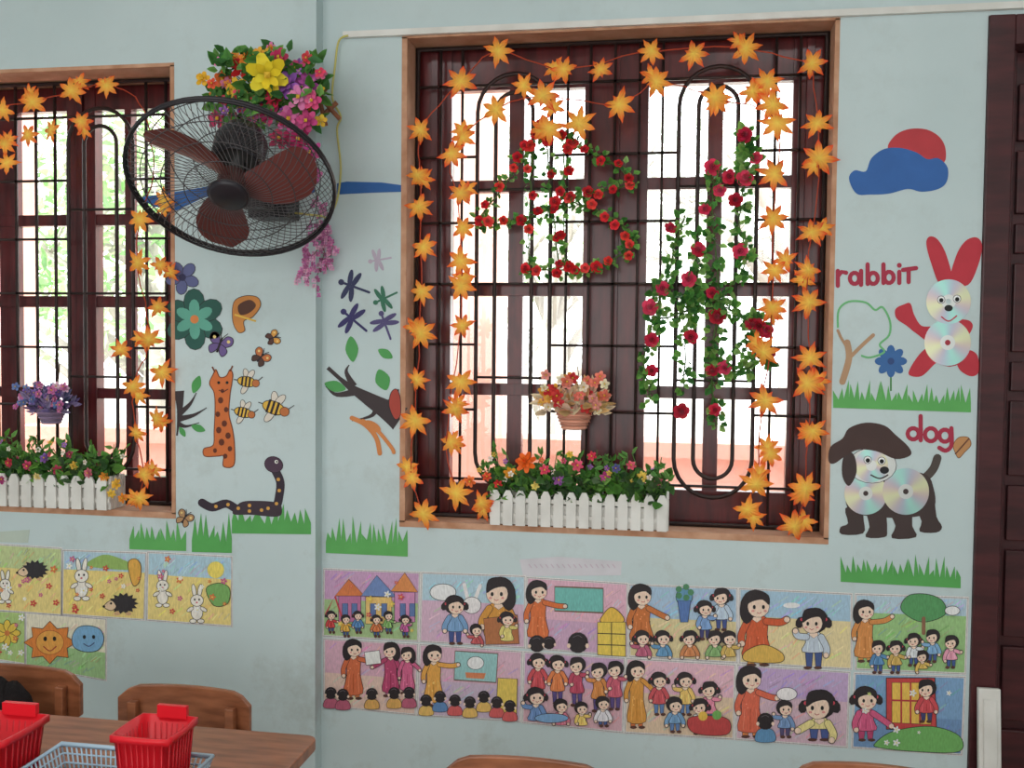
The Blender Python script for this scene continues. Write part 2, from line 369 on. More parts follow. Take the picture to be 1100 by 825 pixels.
for p in PA:
    s=spl(p,False,8)
    for k in range(0,len(s),3): fl.append((s[k][0]+random.uniform(-5,5),s[k][1]+random.uniform(-5,5)))
LG=[(82,150,62),(110,170,75),(60,120,52),(140,185,95)]
vine('rose_vine',PA,.05,fl,.018,[(225,35,45),(242,65,60),(205,28,40)],LG,3,.028)
PB=[[(768,180),(765,240),(772,320),(765,390),(770,458)],[(800,185),(795,240),(800,285),(765,330)],[(735,232),(722,280),(705,330),(692,390),(700,430)],[(752,255),(745,300),(737,350),(735,415)],[(765,320),(800,345),(815,350),(800,375)],[(700,310),(730,320),(750,330),(700,345)],[(765,380),(790,400),(820,385)],[(800,145),(806,170),(800,190)]]
FB=[(765,180),(773,205),(812,170),(720,245),(800,192),(750,268),(712,310),(765,315),(700,365),(778,395),(808,348),(822,355),(700,398),(768,440),(732,442),(825,380),(783,190),(790,215),(757,225),(740,300),(795,270),(770,340),(742,362),(765,398),(698,330),(815,350),(800,145)]
vine('rose_vine',PB,.05,FB,.025,[(205,35,70),(228,62,98),(180,25,50)],LG,4,.034)
# ------------------------------------------------------------------ planters
def planter(px0,px1,pyb,Y,zb,flowers,n=14):
    x0=W(px0,pyb,Y).x;x1=W(px1,pyb,Y).x; h=.115; d=.1
    b=MB(M_white,M_petal); w=(x1-x0)/n
    def picket(cx,y,ww,ax):
        hw=ww*.38
        if ax=='x': f=lambda s,t,z:(cx+s*hw,y+t*.008,z)
        else: f=lambda s,t,z:(y+t*.008,cx+s*hw,z)
        prof=[(-1,zb),(1,zb),(1,zb+h*.85),(.45,zb+h),(-.45,zb+h),(-1,zb+h*.85)]
        vs=[f(s,0,z) for s,z in prof]+[f(s,1,z) for s,z in prof]
        b.add(vs,[(0,1,2,3,4,5),(11,10,9,8,7,6)]+[(i,(i+1)%6+0,(i+1)%6+6,i+6)[::-1] for i in range(6)])
    for i in range(n): picket(x0+w*(i+.5),Y,w,'x'); picket(x0+w*(i+.5),Y+d,w,'x')
    for i in range(4):
        picket(Y+.012+d*(i+.5)/4,x0,d/4,'y'); picket(Y+.012+d*(i+.5)/4,x1-.008,d/4,'y')
    for zz in (.025,.075):
        b.box((x0,Y+.008,zb+zz),(x1,Y+.014,zb+zz+.014)); b.box((x0,Y+d-.006,zb+zz),(x1,Y+d,zb+zz+.014))
    b.box((x0+.006,Y+.014,zb+.002),(x1-.006,Y+d-.006,zb+.07))
    L=x1-x0
    for i in range(int(L*800)):
        p=Vector((random.uniform(x0,x1),Y+random.uniform(0,d),zb+.085)); hh=random.uniform(.0,.085); p.z+=hh
        dd=Vector((random.uniform(-1,1),random.uniform(-1,.2),random.uniform(-.3,1)))
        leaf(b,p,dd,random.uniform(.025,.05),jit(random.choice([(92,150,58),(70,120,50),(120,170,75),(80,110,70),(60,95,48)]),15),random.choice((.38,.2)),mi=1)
    for i in range(int(L*90)):
        p=Vector((random.uniform(x0,x1),Y+random.uniform(.02,d-.02),zb+.08)); q=p+Vector((random.uniform(-.07,.07),random.uniform(-.03,.02),random.uniform(.08,.17)))
        b.tube([p,(p+q)/2,q],.0018,(90,130,60),mi=1,n=3)
        for k in range(6): leaf(b,p.lerp(q,random.uniform(.4,1)),rv()+Vector((0,-.2,.4)),.035,jit((105,160,75),18),.22,mi=1)
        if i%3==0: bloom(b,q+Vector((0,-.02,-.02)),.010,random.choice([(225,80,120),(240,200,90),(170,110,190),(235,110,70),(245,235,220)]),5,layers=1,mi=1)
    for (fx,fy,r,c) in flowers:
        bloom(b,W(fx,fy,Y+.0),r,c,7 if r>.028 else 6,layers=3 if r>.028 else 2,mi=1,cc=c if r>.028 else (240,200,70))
    b.done('picket_flower_planter')
FL1=[(565,497,.036,(246,110,35)),(548,508,.022,(240,165,50)),(585,505,.018,(235,80,110)),(600,515,.02,(160,95,170)),(620,500,.02,(232,90,120)),(636,490,.016,(226,70,90)),(650,512,.018,(205,80,150)),(662,503,.015,(100,90,160)),(678,500,.016,(235,100,120)),(690,512,.018,(240,205,90)),(535,520,.015,(235,60,60)),(708,518,.015,(228,120,140)),(575,522,.014,(248,225,120)),(612,488,.012,(245,205,80)),(505,517,.02,(246,125,60)),(523,512,.016,(238,95,60))]
planter(525,718,566,-.02,ZB+.006,FL1)
FL2=[(10,497,.018,(205,60,80)),(30,500,.02,(220,80,120)),(48,492,.018,(130,85,160)),(62,505,.02,(195,60,90)),(80,500,.016,(240,195,80)),(95,508,.018,(225,120,140)),(40,512,.016,(245,225,150)),(112,512,.018,(246,160,60)),(125,520,.02,(250,195,70)),(132,535,.018,(246,150,50)),(120,530,.016,(246,205,80)),(2,515,.018,(175,60,120)),(75,488,.014,(170,60,90))]
planter(-70,116,552,YL-.02,LZB+.006,FL2,14)
def hang_basket(px,py,Y,s,bcol,cols,name):
    b=MB(M_plast,M_petal); c=W(px,py,Y)
    Mx=Matrix.Translation(c+Vector((0,0,-.07*s)))
    b.lathe([(0.001,0),(.036*s,0),(.040*s,.01*s),(.06*s,.062*s),(.066*s,.066*s),(.056*s,.064*s),(.001,.05*s)],Mx,20,bcol)
    for k in range(6):
        z=.006*s+.010*s*k; r=.040*s+(z-.01*s)*.38
        b.tube([Mx@Vector((r*math.cos(2*PI*i/20),r*math.sin(2*PI*i/20),z)) for i in range(20)],.0038*s,tuple(v*(.85 if k%2 else 1.05) for v in bcol),n=4,closed=True)
    for i in range(170):
        p=c+Vector((random.uniform(-.06,.06),random.uniform(-.05,.03),random.uniform(-.02,.02)))*s
        d=Vector((random.uniform(-1.2,1.2),random.uniform(-.6,.1),random.uniform(-.1,1))).normalized()
        leaf(b,p+d*random.uniform(0,.05)*s,d,random.uniform(.03,.06)*s,jit(random.choice(cols[:3]),14),.2,mi=1)
    for i in range(38):
        p=c+Vector((random.uniform(-.11,.11),random.uniform(-.10,-.03),random.uniform(-.01,.10)))*s
        bloom(b,p,random.uniform(.012,.02)*s,jit(random.choice(cols[3:]),10),5,mi=1)
    b.tube([c+Vector((0,0,.02)),c+Vector((.01,.03,.1)),c+Vector((0,.05,.15))],.002,(120,100,80),n=4)
    b.done(name)
hang_basket(617,437,.03,1.05,(232,165,140),[(240,222,185),(245,205,180),(232,190,130),(240,130,110),(210,60,60),(250,235,205),(242,180,80),(240,160,150)],'hanging_flower_basket')
hang_basket(55,437,.0,.85,(150,130,160),[(130,115,165),(165,150,190),(100,100,140),(140,115,185),(205,120,170),(110,130,185),(230,200,215)],'hanging_flower_basket')
# ------------------------------------------------------------------ fan
b=MB(M_plast)
C=W(249,195,-.52)
n=Vector((.10,-.61,-.785)).normalized()
u=Vector((1,0,-.05)); u=(u-n*u.dot(n)).normalized(); v=n.cross(u)
FM=Matrix.Translation(C)@Matrix((( u.x,v.x,n.x,0),(u.y,v.y,n.y,0),(u.z,v.z,n.z,0),(0,0,0,1)))
Rf=.29; BK=(42,38,42)
def ring(r,z,t,col=BK,nn=56): b.tube([FM@Vector((r*math.cos(2*PI*k/nn),r*math.sin(2*PI*k/nn),z)) for k in range(nn)],t,col,n=5,closed=True)
ring(Rf,0,.0065,BK);ring(Rf+.002,.012,.004)
def prof(t,zf): return zf*math.sqrt(max(0,1-(t)**3.2))
for side,zf in ((1,.055),(-1,-.075)):
    nr=76
    for k in range(nr):
        pts=[]
        for t in (.2,.4,.6,.75,.87,.95,1.0):
            a=2*PI*k/nr+(t-.2)*.75*side
            pts.append(FM@Vector((Rf*t*math.cos(a),Rf*t*math.sin(a),prof(t,zf))))
        b.tube(pts,.0012,(96,92,94),n=3)
    for t in (.2,.42,.64,.84): ring(Rf*t,prof(t,zf),.0016,(75,70,72))
b.lathe([(.0005,.068),(.045,.066),(.056,.058),(.056,.05),(.0005,.05)],FM,28,(40,36,42))
b.lathe([(.0005,.045),(.03,.042),(.04,.03),(.042,-.02),(.0005,-.02)],FM,24,(95,62,60))
b.lathe([(.062,-.07),(.075,-.085),(.078,-.16),(.06,-.2),(.0005,-.21)],FM,24,(42,40,44))
b.lathe([(.02,-.02),(.02,-.085),(.062,-.085)],FM,16,(60,60,60))
BC=(116,58,54)
for k in range(3):
    a0=math.radians(108+120*k); rows_=[]
    for i in range(11):
        t=i/10; r=.03+t*(.235)
        wdt=(.024+.050*math.sin(min(1,t*1.2)*PI*.62))*math.sqrt(max(.02,1-max(0,(t-.72)/.28)**2))
        sw=a0+.42*t
        pitch=.55-.25*t
        row=[]
        for j in (-1,-.4,.3,1):
            q=Vector((math.cos(sw),math.sin(sw),0))*r+Vector((-math.sin(sw),math.cos(sw),0))*wdt*j*.95
            q.z=-j*wdt*pitch*1.0+.005+.006*(1-j*j); row.append(FM@q)
        rows_.append(row)
    vs=[p for r_ in rows_ for p in r_]
    b.add(vs,[(i*4+j,i*4+j+1,(i+1)*4+j+1,(i+1)*4+j) for i in range(10) for j in range(3)],BC,0,True)
    b.add([p-n*.002 for p in vs],[((i+1)*4+j,(i+1)*4+j+1,i*4+j+1,i*4+j) for i in range(10) for j in range(3)],BC,0,True)
mt=FM@Vector((0,0,-.14)); wb=W(300,215,YL)
b.tube([mt,mt+Vector((.02,.06,-.06)),wb+Vector((-.02,-.16,-.01)),wb+Vector((0,-.06,0))],.022,(35,34,38),n=10)
b.box((wb.x-.06,YL-.11,wb.z-.07),(wb.x+.07,YL-.0005,wb.z+.06),(30,30,34))
b.box((wb.x-.05,YL-.2,wb.z-.05),(wb.x+.03,YL-.11,wb.z+.04),(38,36,40))
b.done('wall_fan')
b=MB(M_plast); pts=[W(px,py,-.02) for px,py in spl([(374,38),(364,44),(360,70),(357,105),(366,125),(362,140),(366,180),(362,215),(352,235)],False,6)]
pts+= [W(345,232,-.09),W(310,228,-.1)]
b.tube(pts,.0035,(205,195,110),n=6); b.done('power_cord')
b=MB(M_petal)
cc=W(290,110,-.2)
for i in range(60):
    e=W(random.uniform(235,340),random.uniform(58,140),random.uniform(-.33,-.12)); b.tube([cc.lerp(e,random.random()*.4),e],.002,(90,140,60),n=3)
    for k in range(6): leaf(b,e+rv()*.03,rv()+Vector((0,-.4,.2)),random.uniform(.035,.06),jit(random.choice([(90,150,65),(120,175,85),(65,120,60)]),15),.3)
Fc=[(287,80,.062,(250,222,50)),(262,73,.045,(222,50,50)),(240,85,.03,(240,120,60)),(252,62,.025,(246,150,60)),(300,62,.03,(215,60,110)),(318,75,.035,(225,80,140)),(330,90,.04,(200,100,180)),(308,92,.045,(165,100,195)),(322,105,.04,(235,140,190)),(275,100,.04,(250,235,205)),(255,97,.04,(250,200,60)),(295,105,.035,(215,50,80)),(335,108,.03,(230,90,140)),(246,108,.03,(246,200,80)),(218,85,.024,(250,190,50)),(228,90,.018,(240,90,60)),(330,62,.02,(235,80,90)),(290,125,.04,(210,60,120)),(310,128,.04,(225,110,170)),(270,120,.04,(200,70,100)),(330,130,.035,(210,80,140)),(345,80,.02,(220,120,160)),(278,58,.022,(250,180,60)),
 (235,128,.035,(200,70,110)),(250,130,.03,(220,90,120)),(320,150,.04,(195,50,110)),(335,165,.04,(215,90,160)),(325,180,.035,(190,60,130)),(338,190,.03,(210,110,170)),(300,150,.035,(180,50,90))]
for (x_,y_,r,c) in Fc: bloom(b,W(x_,y_,random.uniform(-.34,-.22)-(.05 if r>.06 else 0)),r,c,6 if r>.03 else 5,layers=2)
for i in range(90): bloom(b,W(max(225,min(345,random.gauss(290,28))),max(52,min(160,random.gauss(100,24))),random.uniform(-.32,-.17)),random.uniform(.012,.022),jit(random.choice([(225,60,90),(235,130,180),(170,100,190),(250,200,60),(246,140,50)]),12),5,layers=1)
b.done('artificial_flower_bouquet')
b=MB(M_table)
for a,c in (((318,150),(362,110)),((338,85),(350,135)),((340,100),(365,128)),((328,128),(352,92))): b.tube([W(*a,-.10),W(*c,-.09)],.008,n=6)
b.done('bamboo_flower_holder')
b=MB(M_petal)
for (xs,y0,y1) in ((335,250,300),(344,245,312),(352,258,290),(328,265,300),(342,215,250),(350,245,262)):
    pts=[W(xs+random.uniform(-3,3)+math.sin(t*5)*3,y0+(y1-y0)*t,YL-.05 if xs<340 else -.05) for t in [i/8 for i in range(9)]]
    b.tube(pts,.0015,(120,110,90),n=3)
    for p in pts:
        for k in range(4): bloom(b,p+rv()*.016,.0085,jit(random.choice([(215,130,180),(195,105,160),(232,175,205)]),10),4,layers=1,cc=None)
b.done('wisteria_spray')
# ------------------------------------------------------------------ paper cut-outs
BL=(42,100,182); RD=(210,42,58)
p=Paper(0); p.blob([(955,162),(960,147),(975,139),(995,139),(1010,148),(1016,162),(1012,176),(985,175)],(205,50,58))
p.blob([(912,192),(918,183),(930,184),(936,170),(950,160),(968,159),(985,164),(996,171),(1008,170),(1018,180),(1017,195),(1008,203),(990,206),(975,203),(955,208),(935,209),(920,208)],BL); p.done('paper_cloud_and_sun')
p=Paper(0); p.poly([(362,197),(372,195),(410,196),(432,199),(434,206),(400,207),(362,209)],(40,100,180)); p.done('blue_paper_strip')
p=Paper(YL); p.poly([(150,212),(190,206),(225,200),(240,204),(215,214),(190,226),(165,222)],(40,100,180)); p.poly([(300,200),(338,196),(338,207),(300,210)],(40,100,180)); p.done('blue_paper_strip')
TC=(186,38,66)
p=Paper(0); w=4.6
p.stroke([(900,291),(900,307)],w,TC);p.stroke([(900,297),(904,292),(909,293)],w,TC)
def ringl(cx,cy,r,ry=None): p.stroke([(cx+r*math.cos(2*PI*k/14),cy+(ry or r)*math.sin(2*PI*k/14)) for k in range(14)],w,TC,True)
ringl(918,299,5,6);p.stroke([(925,291),(925,306)],w,TC)
p.stroke([(932,284),(932,305)],w,TC);ringl(938,299,5,6);p.stroke([(949,284),(949,304)],w,TC);ringl(955,298,5,6)
p.stroke([(966,292),(966,304)],w,TC);p.ell(966,285,2.6,2.6,TC);p.stroke([(976,289),(976,303)],w,TC);p.stroke([(970,290),(984,288)],w,TC)
p.done('rabbit_word_sign')
p=Paper(0)
ringl(981,466,6,6);p.stroke([(989,447),(989,473)],w,TC);ringl(1000,467,6.5,7);ringl(1015,468,6,6.5);p.stroke([(1022,460),(1022,478),(1016,484),(1009,481)],w,TC,smooth=True)
p.done('dog_word_sign')
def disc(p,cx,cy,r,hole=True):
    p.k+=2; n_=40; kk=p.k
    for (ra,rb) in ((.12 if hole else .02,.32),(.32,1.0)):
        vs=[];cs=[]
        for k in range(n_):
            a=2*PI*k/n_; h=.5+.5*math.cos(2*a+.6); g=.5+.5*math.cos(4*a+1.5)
            c=(170+50*h,185+35*g,180+30*(1-h)) if ra>.3 else (215,215,212)  # pastel diffraction sheen of the disc painted into its vertex colours
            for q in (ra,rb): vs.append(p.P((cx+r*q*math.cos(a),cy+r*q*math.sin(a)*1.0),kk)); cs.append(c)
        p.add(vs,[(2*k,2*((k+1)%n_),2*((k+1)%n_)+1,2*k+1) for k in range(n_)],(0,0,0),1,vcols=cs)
def googly(p,x,y,r): p.ell(x,y,r,r,(250,250,250),ol=DK,w=.6); p.ell(x+.2,y+.6,r*.6,r*.6,(15,15,15))
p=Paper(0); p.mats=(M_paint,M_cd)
p.blob([(1010,306),(1001,285),(995,262),(999,254),(1008,258),(1017,275),(1023,303)],RD);p.blob([(1021,303),(1027,275),(1037,259),(1049,255),(1055,264),(1051,284),(1040,306)],RD)
p.blob([(1004,352),(990,350),(982,338),(978,326),(971,327),(962,332),(963,342),(974,350),(984,358),(1000,368)],RD)
p.blob([(1028,345),(1040,344),(1045,350),(1040,360),(1030,362)],RD)
p.blob([(1002,372),(990,378),(978,395),(977,403),(990,404),(1003,392),(1010,385)],RD);p.blob([(1028,382),(1040,376),(1050,382),(1051,400),(1042,404),(1030,396)],RD)
p.ell(1020,368,22,26,(190,45,60))
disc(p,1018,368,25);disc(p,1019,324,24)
googly(p,1011,322,4);googly(p,1028,321,4);p.ell(1019,331,4.5,3.5,(30,30,30));p.stroke([(1011,340),(1019,345),(1028,339)],1.5,(210,60,80),smooth=True)
p.done('paper_rabbit')
DB=(66,50,48)
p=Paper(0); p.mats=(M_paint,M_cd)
p.stroke([(984,518),(995,512),(1003,503),(1007,492)],9,(80,68,62),smooth=True)
for q in ([(908,546),(924,544),(928,560),(927,573),(904,574),(903,566),(911,562)],[(932,550),(950,548),(953,570),(950,577),(930,577),(934,566)],[(956,548),(978,548),(980,565),(984,577),(958,578),(962,565)],[(984,543),(1002,535),(1006,555),(1012,566),(1006,572),(988,571),(990,560)]): p.blob(q,DB,n=3)
p.blob([(912,515),(935,508),(990,508),(1003,525),(1002,548),(975,556),(930,554),(910,545)],DB)
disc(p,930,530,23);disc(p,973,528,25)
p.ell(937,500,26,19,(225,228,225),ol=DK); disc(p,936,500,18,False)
p.blob([(910,485),(918,490),(920,508),(912,522),(905,512),(905,495)],DB)
p.blob([(890,495),(892,480),(905,471),(912,460),(930,454),(950,457),(962,467),(976,480),(978,489),(962,493),(942,485),(922,483),(908,490),(896,498)],(72,48,44),n=4)
googly(p,932,494,4);googly(p,947,495,4);p.ell(950,505,5,4,(30,28,30));p.stroke([(935,510),(945,514),(954,510)],1.6,(60,40,40),smooth=True)
p.done('paper_dog')
def grass(x0,x1,yb0,yb1,h,Y=0,n=None):
    p=Paper(Y); n=n or int((x1-x0)/5.5); pts=[(x0,yb0)]
    for i in range(n):
        t=i/n; t2=(i+.5)/n; yb=yb0+(yb1-yb0)*t
        hh=h*random.uniform(.6,1.15)
        pts.append((x0+(x1-x0)*t,yb-h*.42*random.uniform(.7,1.1))); pts.append((x0+(x1-x0)*(t2+random.uniform(-.55,.55)/n),yb-hh))
    pts+= [(x1,yb1-h*.4),(x1,yb1)]
    p.poly(pts,random.choice([(88,182,84),(80,175,78)])); p.done('paper_grass')
grass(895,1043,438,443,28);grass(903,1032,625,632,30);grass(350,438,594,598,36);grass(139,200,590,592,31,YL);grass(206,249,593,594,38,YL);grass(249,334,573,574,31,YL,12)
p=Paper(0); p.stroke([(905,410),(912,385),(910,368)],7,(190,145,105),smooth=True);p.stroke([(912,385),(925,372),(938,360)],4,(190,145,105),smooth=True);p.stroke([(911,375),(903,362),(900,355)],3,(190,145,105))
p.stroke([(900,352),(901,333),(912,324),(930,325),(940,333),(948,330),(956,345),(955,360),(945,370),(950,378),(935,384),(925,382)],2.2,(105,195,120),smooth=True); p.done('paper_tree')
p=Paper(0); p.stroke([(957,395),(957,420)],1.8,(60,140,60)); p.flower(957,388,17,8,(50,105,175),(40,70,130)); p.done('paper_flower')
p=Paper(0); p.blob([(1024,478),(1030,470),(1040,470),(1043,478),(1036,486),(1030,492),(1026,486)],(205,140,80),ol=(120,70,40));p.stroke([(1026,488),(1041,471)],1.5,(110,60,40)); p.done('paper_butterfly')
def butterfly(x,y,s,col,rot=0,Y=YL,c2=None):
    p=Paper(Y); a=math.radians(rot)
    def T(dx,dy): return (x+(dx*math.cos(a)-dy*math.sin(a))*s,y+(dx*math.sin(a)+dy*math.cos(a))*s)
    for sg in (-1,1):
        p.blob([T(0,-1),T(sg*4,-9),T(sg*10,-9),T(sg*11,-3),T(sg*6,1),T(0,1)],col,ol=DK,w=.8,n=4)
        p.blob([T(0,0),T(sg*6,1),T(sg*9,5),T(sg*6,10),T(sg*2,7)],c2 or col,ol=DK,w=.8,n=4)
        p.stroke([T(0,-5),T(sg*2,-9),T(sg*4,-12)],.8,DK)
        q=T(sg*7,-5);p.ell(q[0],q[1],1.6*s,1.6*s,(240,210,120),n=10)
    p.stroke([T(0,-6),T(0,7)],2*s,DK); p.done('paper_butterfly')
butterfly(236,370,1.15,(110,85,150),20);butterfly(293,363,.7,(225,150,50),70,c2=(90,50,40));butterfly(280,384,.85,(210,110,50),40,c2=(80,50,40));butterfly(198,557,.8,(190,140,90),30)
p=Paper(YL);p.flower(196,298,18,5,(92,98,150),(50,50,90),ol=DK,rot=.4,fat=.42);p.done('paper_flower')
p=Paper(YL);p.flower(209,343,32,6,(35,90,78),(225,110,50),ol=DK,rot=.5,fat=.44);p.flower(209,343,21,6,(90,175,150),(235,130,60),rot=.5,fat=.34);p.done('paper_flower')
p=Paper(YL);p.blob([(251,325),(262,318),(276,319),(280,328),(272,340),(262,345),(263,355),(256,357),(250,345)],(215,130,50),ol=DK);p.blob([(256,328),(268,322),(275,328),(268,336),(258,338)],(90,50,35));p.stroke([(252,338),(275,345)],2,(240,190,60));p.done('paper_butterfly')
def bee(x,y,s,rot):
    p=Paper(YL);a=math.radians(rot)
    def T(dx,dy): return (x+(dx*math.cos(a)-dy*math.sin(a))*s,y+(dx*math.sin(a)+dy*math.cos(a))*s)
    for (dx,dy,r) in ((-2,-8,-25),(3,-8,25),(-1,8,20)):
        q=T(dx,dy);p.ell(q[0],q[1],3*s,6*s,(225,215,200),rot+r,DK)
    p.ell(x,y,10*s,5.5*s,(240,185,50),rot,DK,.9)
    for dx in (-5,-1,3): p.stroke([T(dx,-5),T(dx+.4,5)],2*s,DK)
    q=T(10,0);p.ell(q[0],q[1],4*s,4*s,(205,110,50),ol=DK)
    p.stroke([T(12,-3),T(16,-8)],.9,DK);p.stroke([T(-10,0),T(-14,0)],1,DK);p.done('paper_bee')
bee(265,410,1.0,10);bee(261,443,.95,15);bee(294,438,1.25,20)
p=Paper(YL);OR=(226,108,42)
p.blob([(229,402),(232,397),(236,405),(243,404),(247,397),(250,402),(249,412),(247,425),(246,445),(250,462),(252,480),(251,500),(240,501),(240,490),(234,490),(220,490),(219,482),(229,478),(230,462),(231,440),(230,422),(225,412)],OR,ol=(120,50,20),w=1)
for (x_,y_,r) in ((237,430,3),(243,440,2.5),(234,445,2.6),(241,455,3),(235,462,3),(245,468,3),(238,475,3.2),(247,482,2.5),(242,490,2.4),(231,484,2.2),(239,420,2)): p.ell(x_,y_,r,r*1.2,(105,42,20),n=8)
p.ell(235,411,1.6,1.6,(20,20,20));p.ell(244,411,1.6,1.6,(20,20,20));p.stroke([(235,419),(240,421),(245,418)],1,(60,20,20));p.stroke([(231,400),(228,394)],1.6,(120,50,20));p.stroke([(247,399),(250,393)],1.6,(120,50,20));p.done('paper_giraffe')
p=Paper(YL);p.stroke([(217,540),(228,545),(243,541),(256,547),(270,543),(284,549),(296,545),(300,532),(301,518),(296,506),(292,500)],9,(52,38,52),smooth=True)
p.blob([(250,552),(258,540),(275,538),(298,540),(303,548),(298,555),(270,553)],(62,46,58))
p.ell(294,499,10,8.5,(78,52,74),20,DK)
for (x_,y_) in ((232,544),(245,542),(256,546),(268,543),(281,548),(297,541),(300,527),(299,515),(268,549),(288,546)): p.ell(x_,y_,2,2,(225,160,60),n=8)
p.ell(297,496,2,2,(245,245,235));p.ell(297.4,496,1,1,(0,0,0));p.done('paper_snake')
def branch(name,Y,segs,leaves,col=(60,48,50)):
    p=Paper(Y)
    for s,w_ in segs: p.stroke(s,w_,col,smooth=True,taper=True)
    for (x_,y_,rx,ry,rot,c) in leaves: p.blob([(x_-rx*math.cos(math.radians(rot)),y_-rx*math.sin(math.radians(rot))),(x_+ry*math.sin(math.radians(rot)),y_-ry*math.cos(math.radians(rot))),(x_+rx*math.cos(math.radians(rot)),y_+rx*math.sin(math.radians(rot))),(x_-ry*math.sin(math.radians(rot)),y_+ry*math.cos(math.radians(rot)))],c,n=4)
    p.done(name)
GN=(72,165,78)
branch('paper_branch',YL,[([(192,420),(193,440),(190,468)],12),([(192,445),(204,434),(211,422)],7),([(192,450),(208,446),(222,438)],7),([(191,455),(200,458),(214,454)],6)],[(211,413,10,5,-70,GN),(213,460,8,4,20,GN),(196,464,6,3,60,GN)])
branch('paper_branch',0,[([(430,450),(415,440),(395,428),(375,415),(352,395)],28),([(405,432),(400,446),(378,452)],8),([(385,420),(362,424),(350,415)],9),([(380,415),(372,400),(375,392)],8),([(410,437),(425,428),(428,418)],10)],[(378,375,14,7,-95,GN),(411,408,12,8,-110,GN),(360,415,12,6,15,GN),(414,380,9,5,30,GN)])
p=Paper(0,.003);p.blob([(420,422),(426,418),(430,428),(430,446),(424,450),(418,436)],(185,60,45),ol=DK);p.done('paper_bird')
p=Paper(0,.003);p.stroke([(378,449),(392,456),(404,470),(408,487)],5,(226,130,60),smooth=True);p.stroke([(390,452),(405,462),(420,480),(423,486)],4,(226,130,60),smooth=True);p.ell(400,458,10,5,(226,130,60),30);p.done('paper_deer')
def dragonfly(x,y,s,col,rot,Y=0):
    p=Paper(Y);a=math.radians(rot)
    def T(dx,dy): return (x+(dx*math.cos(a)-dy*math.sin(a))*s,y+(dx*math.sin(a)+dy*math.cos(a))*s)
    p.stroke([T(-12,0),T(16,0)],2.4*s,col)
    for sg in (-1,1):
        for (dx,ag) in ((-6,100),(0,75)):
            q=T(dx,sg*7);p.ell(q[0],q[1],8.5*s,2.6*s,col,rot+sg*ag,n=12)
    q=T(-13,0);p.ell(q[0],q[1],3*s,3*s,col,n=10);p.done('paper_dragonfly')
dragonfly(408,279,.8,(190,175,195),-10);dragonfly(380,308,1.1,(50,55,95),20);dragonfly(414,320,.9,(50,120,90),-25);dragonfly(380,344,1.1,(55,50,110),40);dragonfly(414,349,1.0,(85,75,130),70)
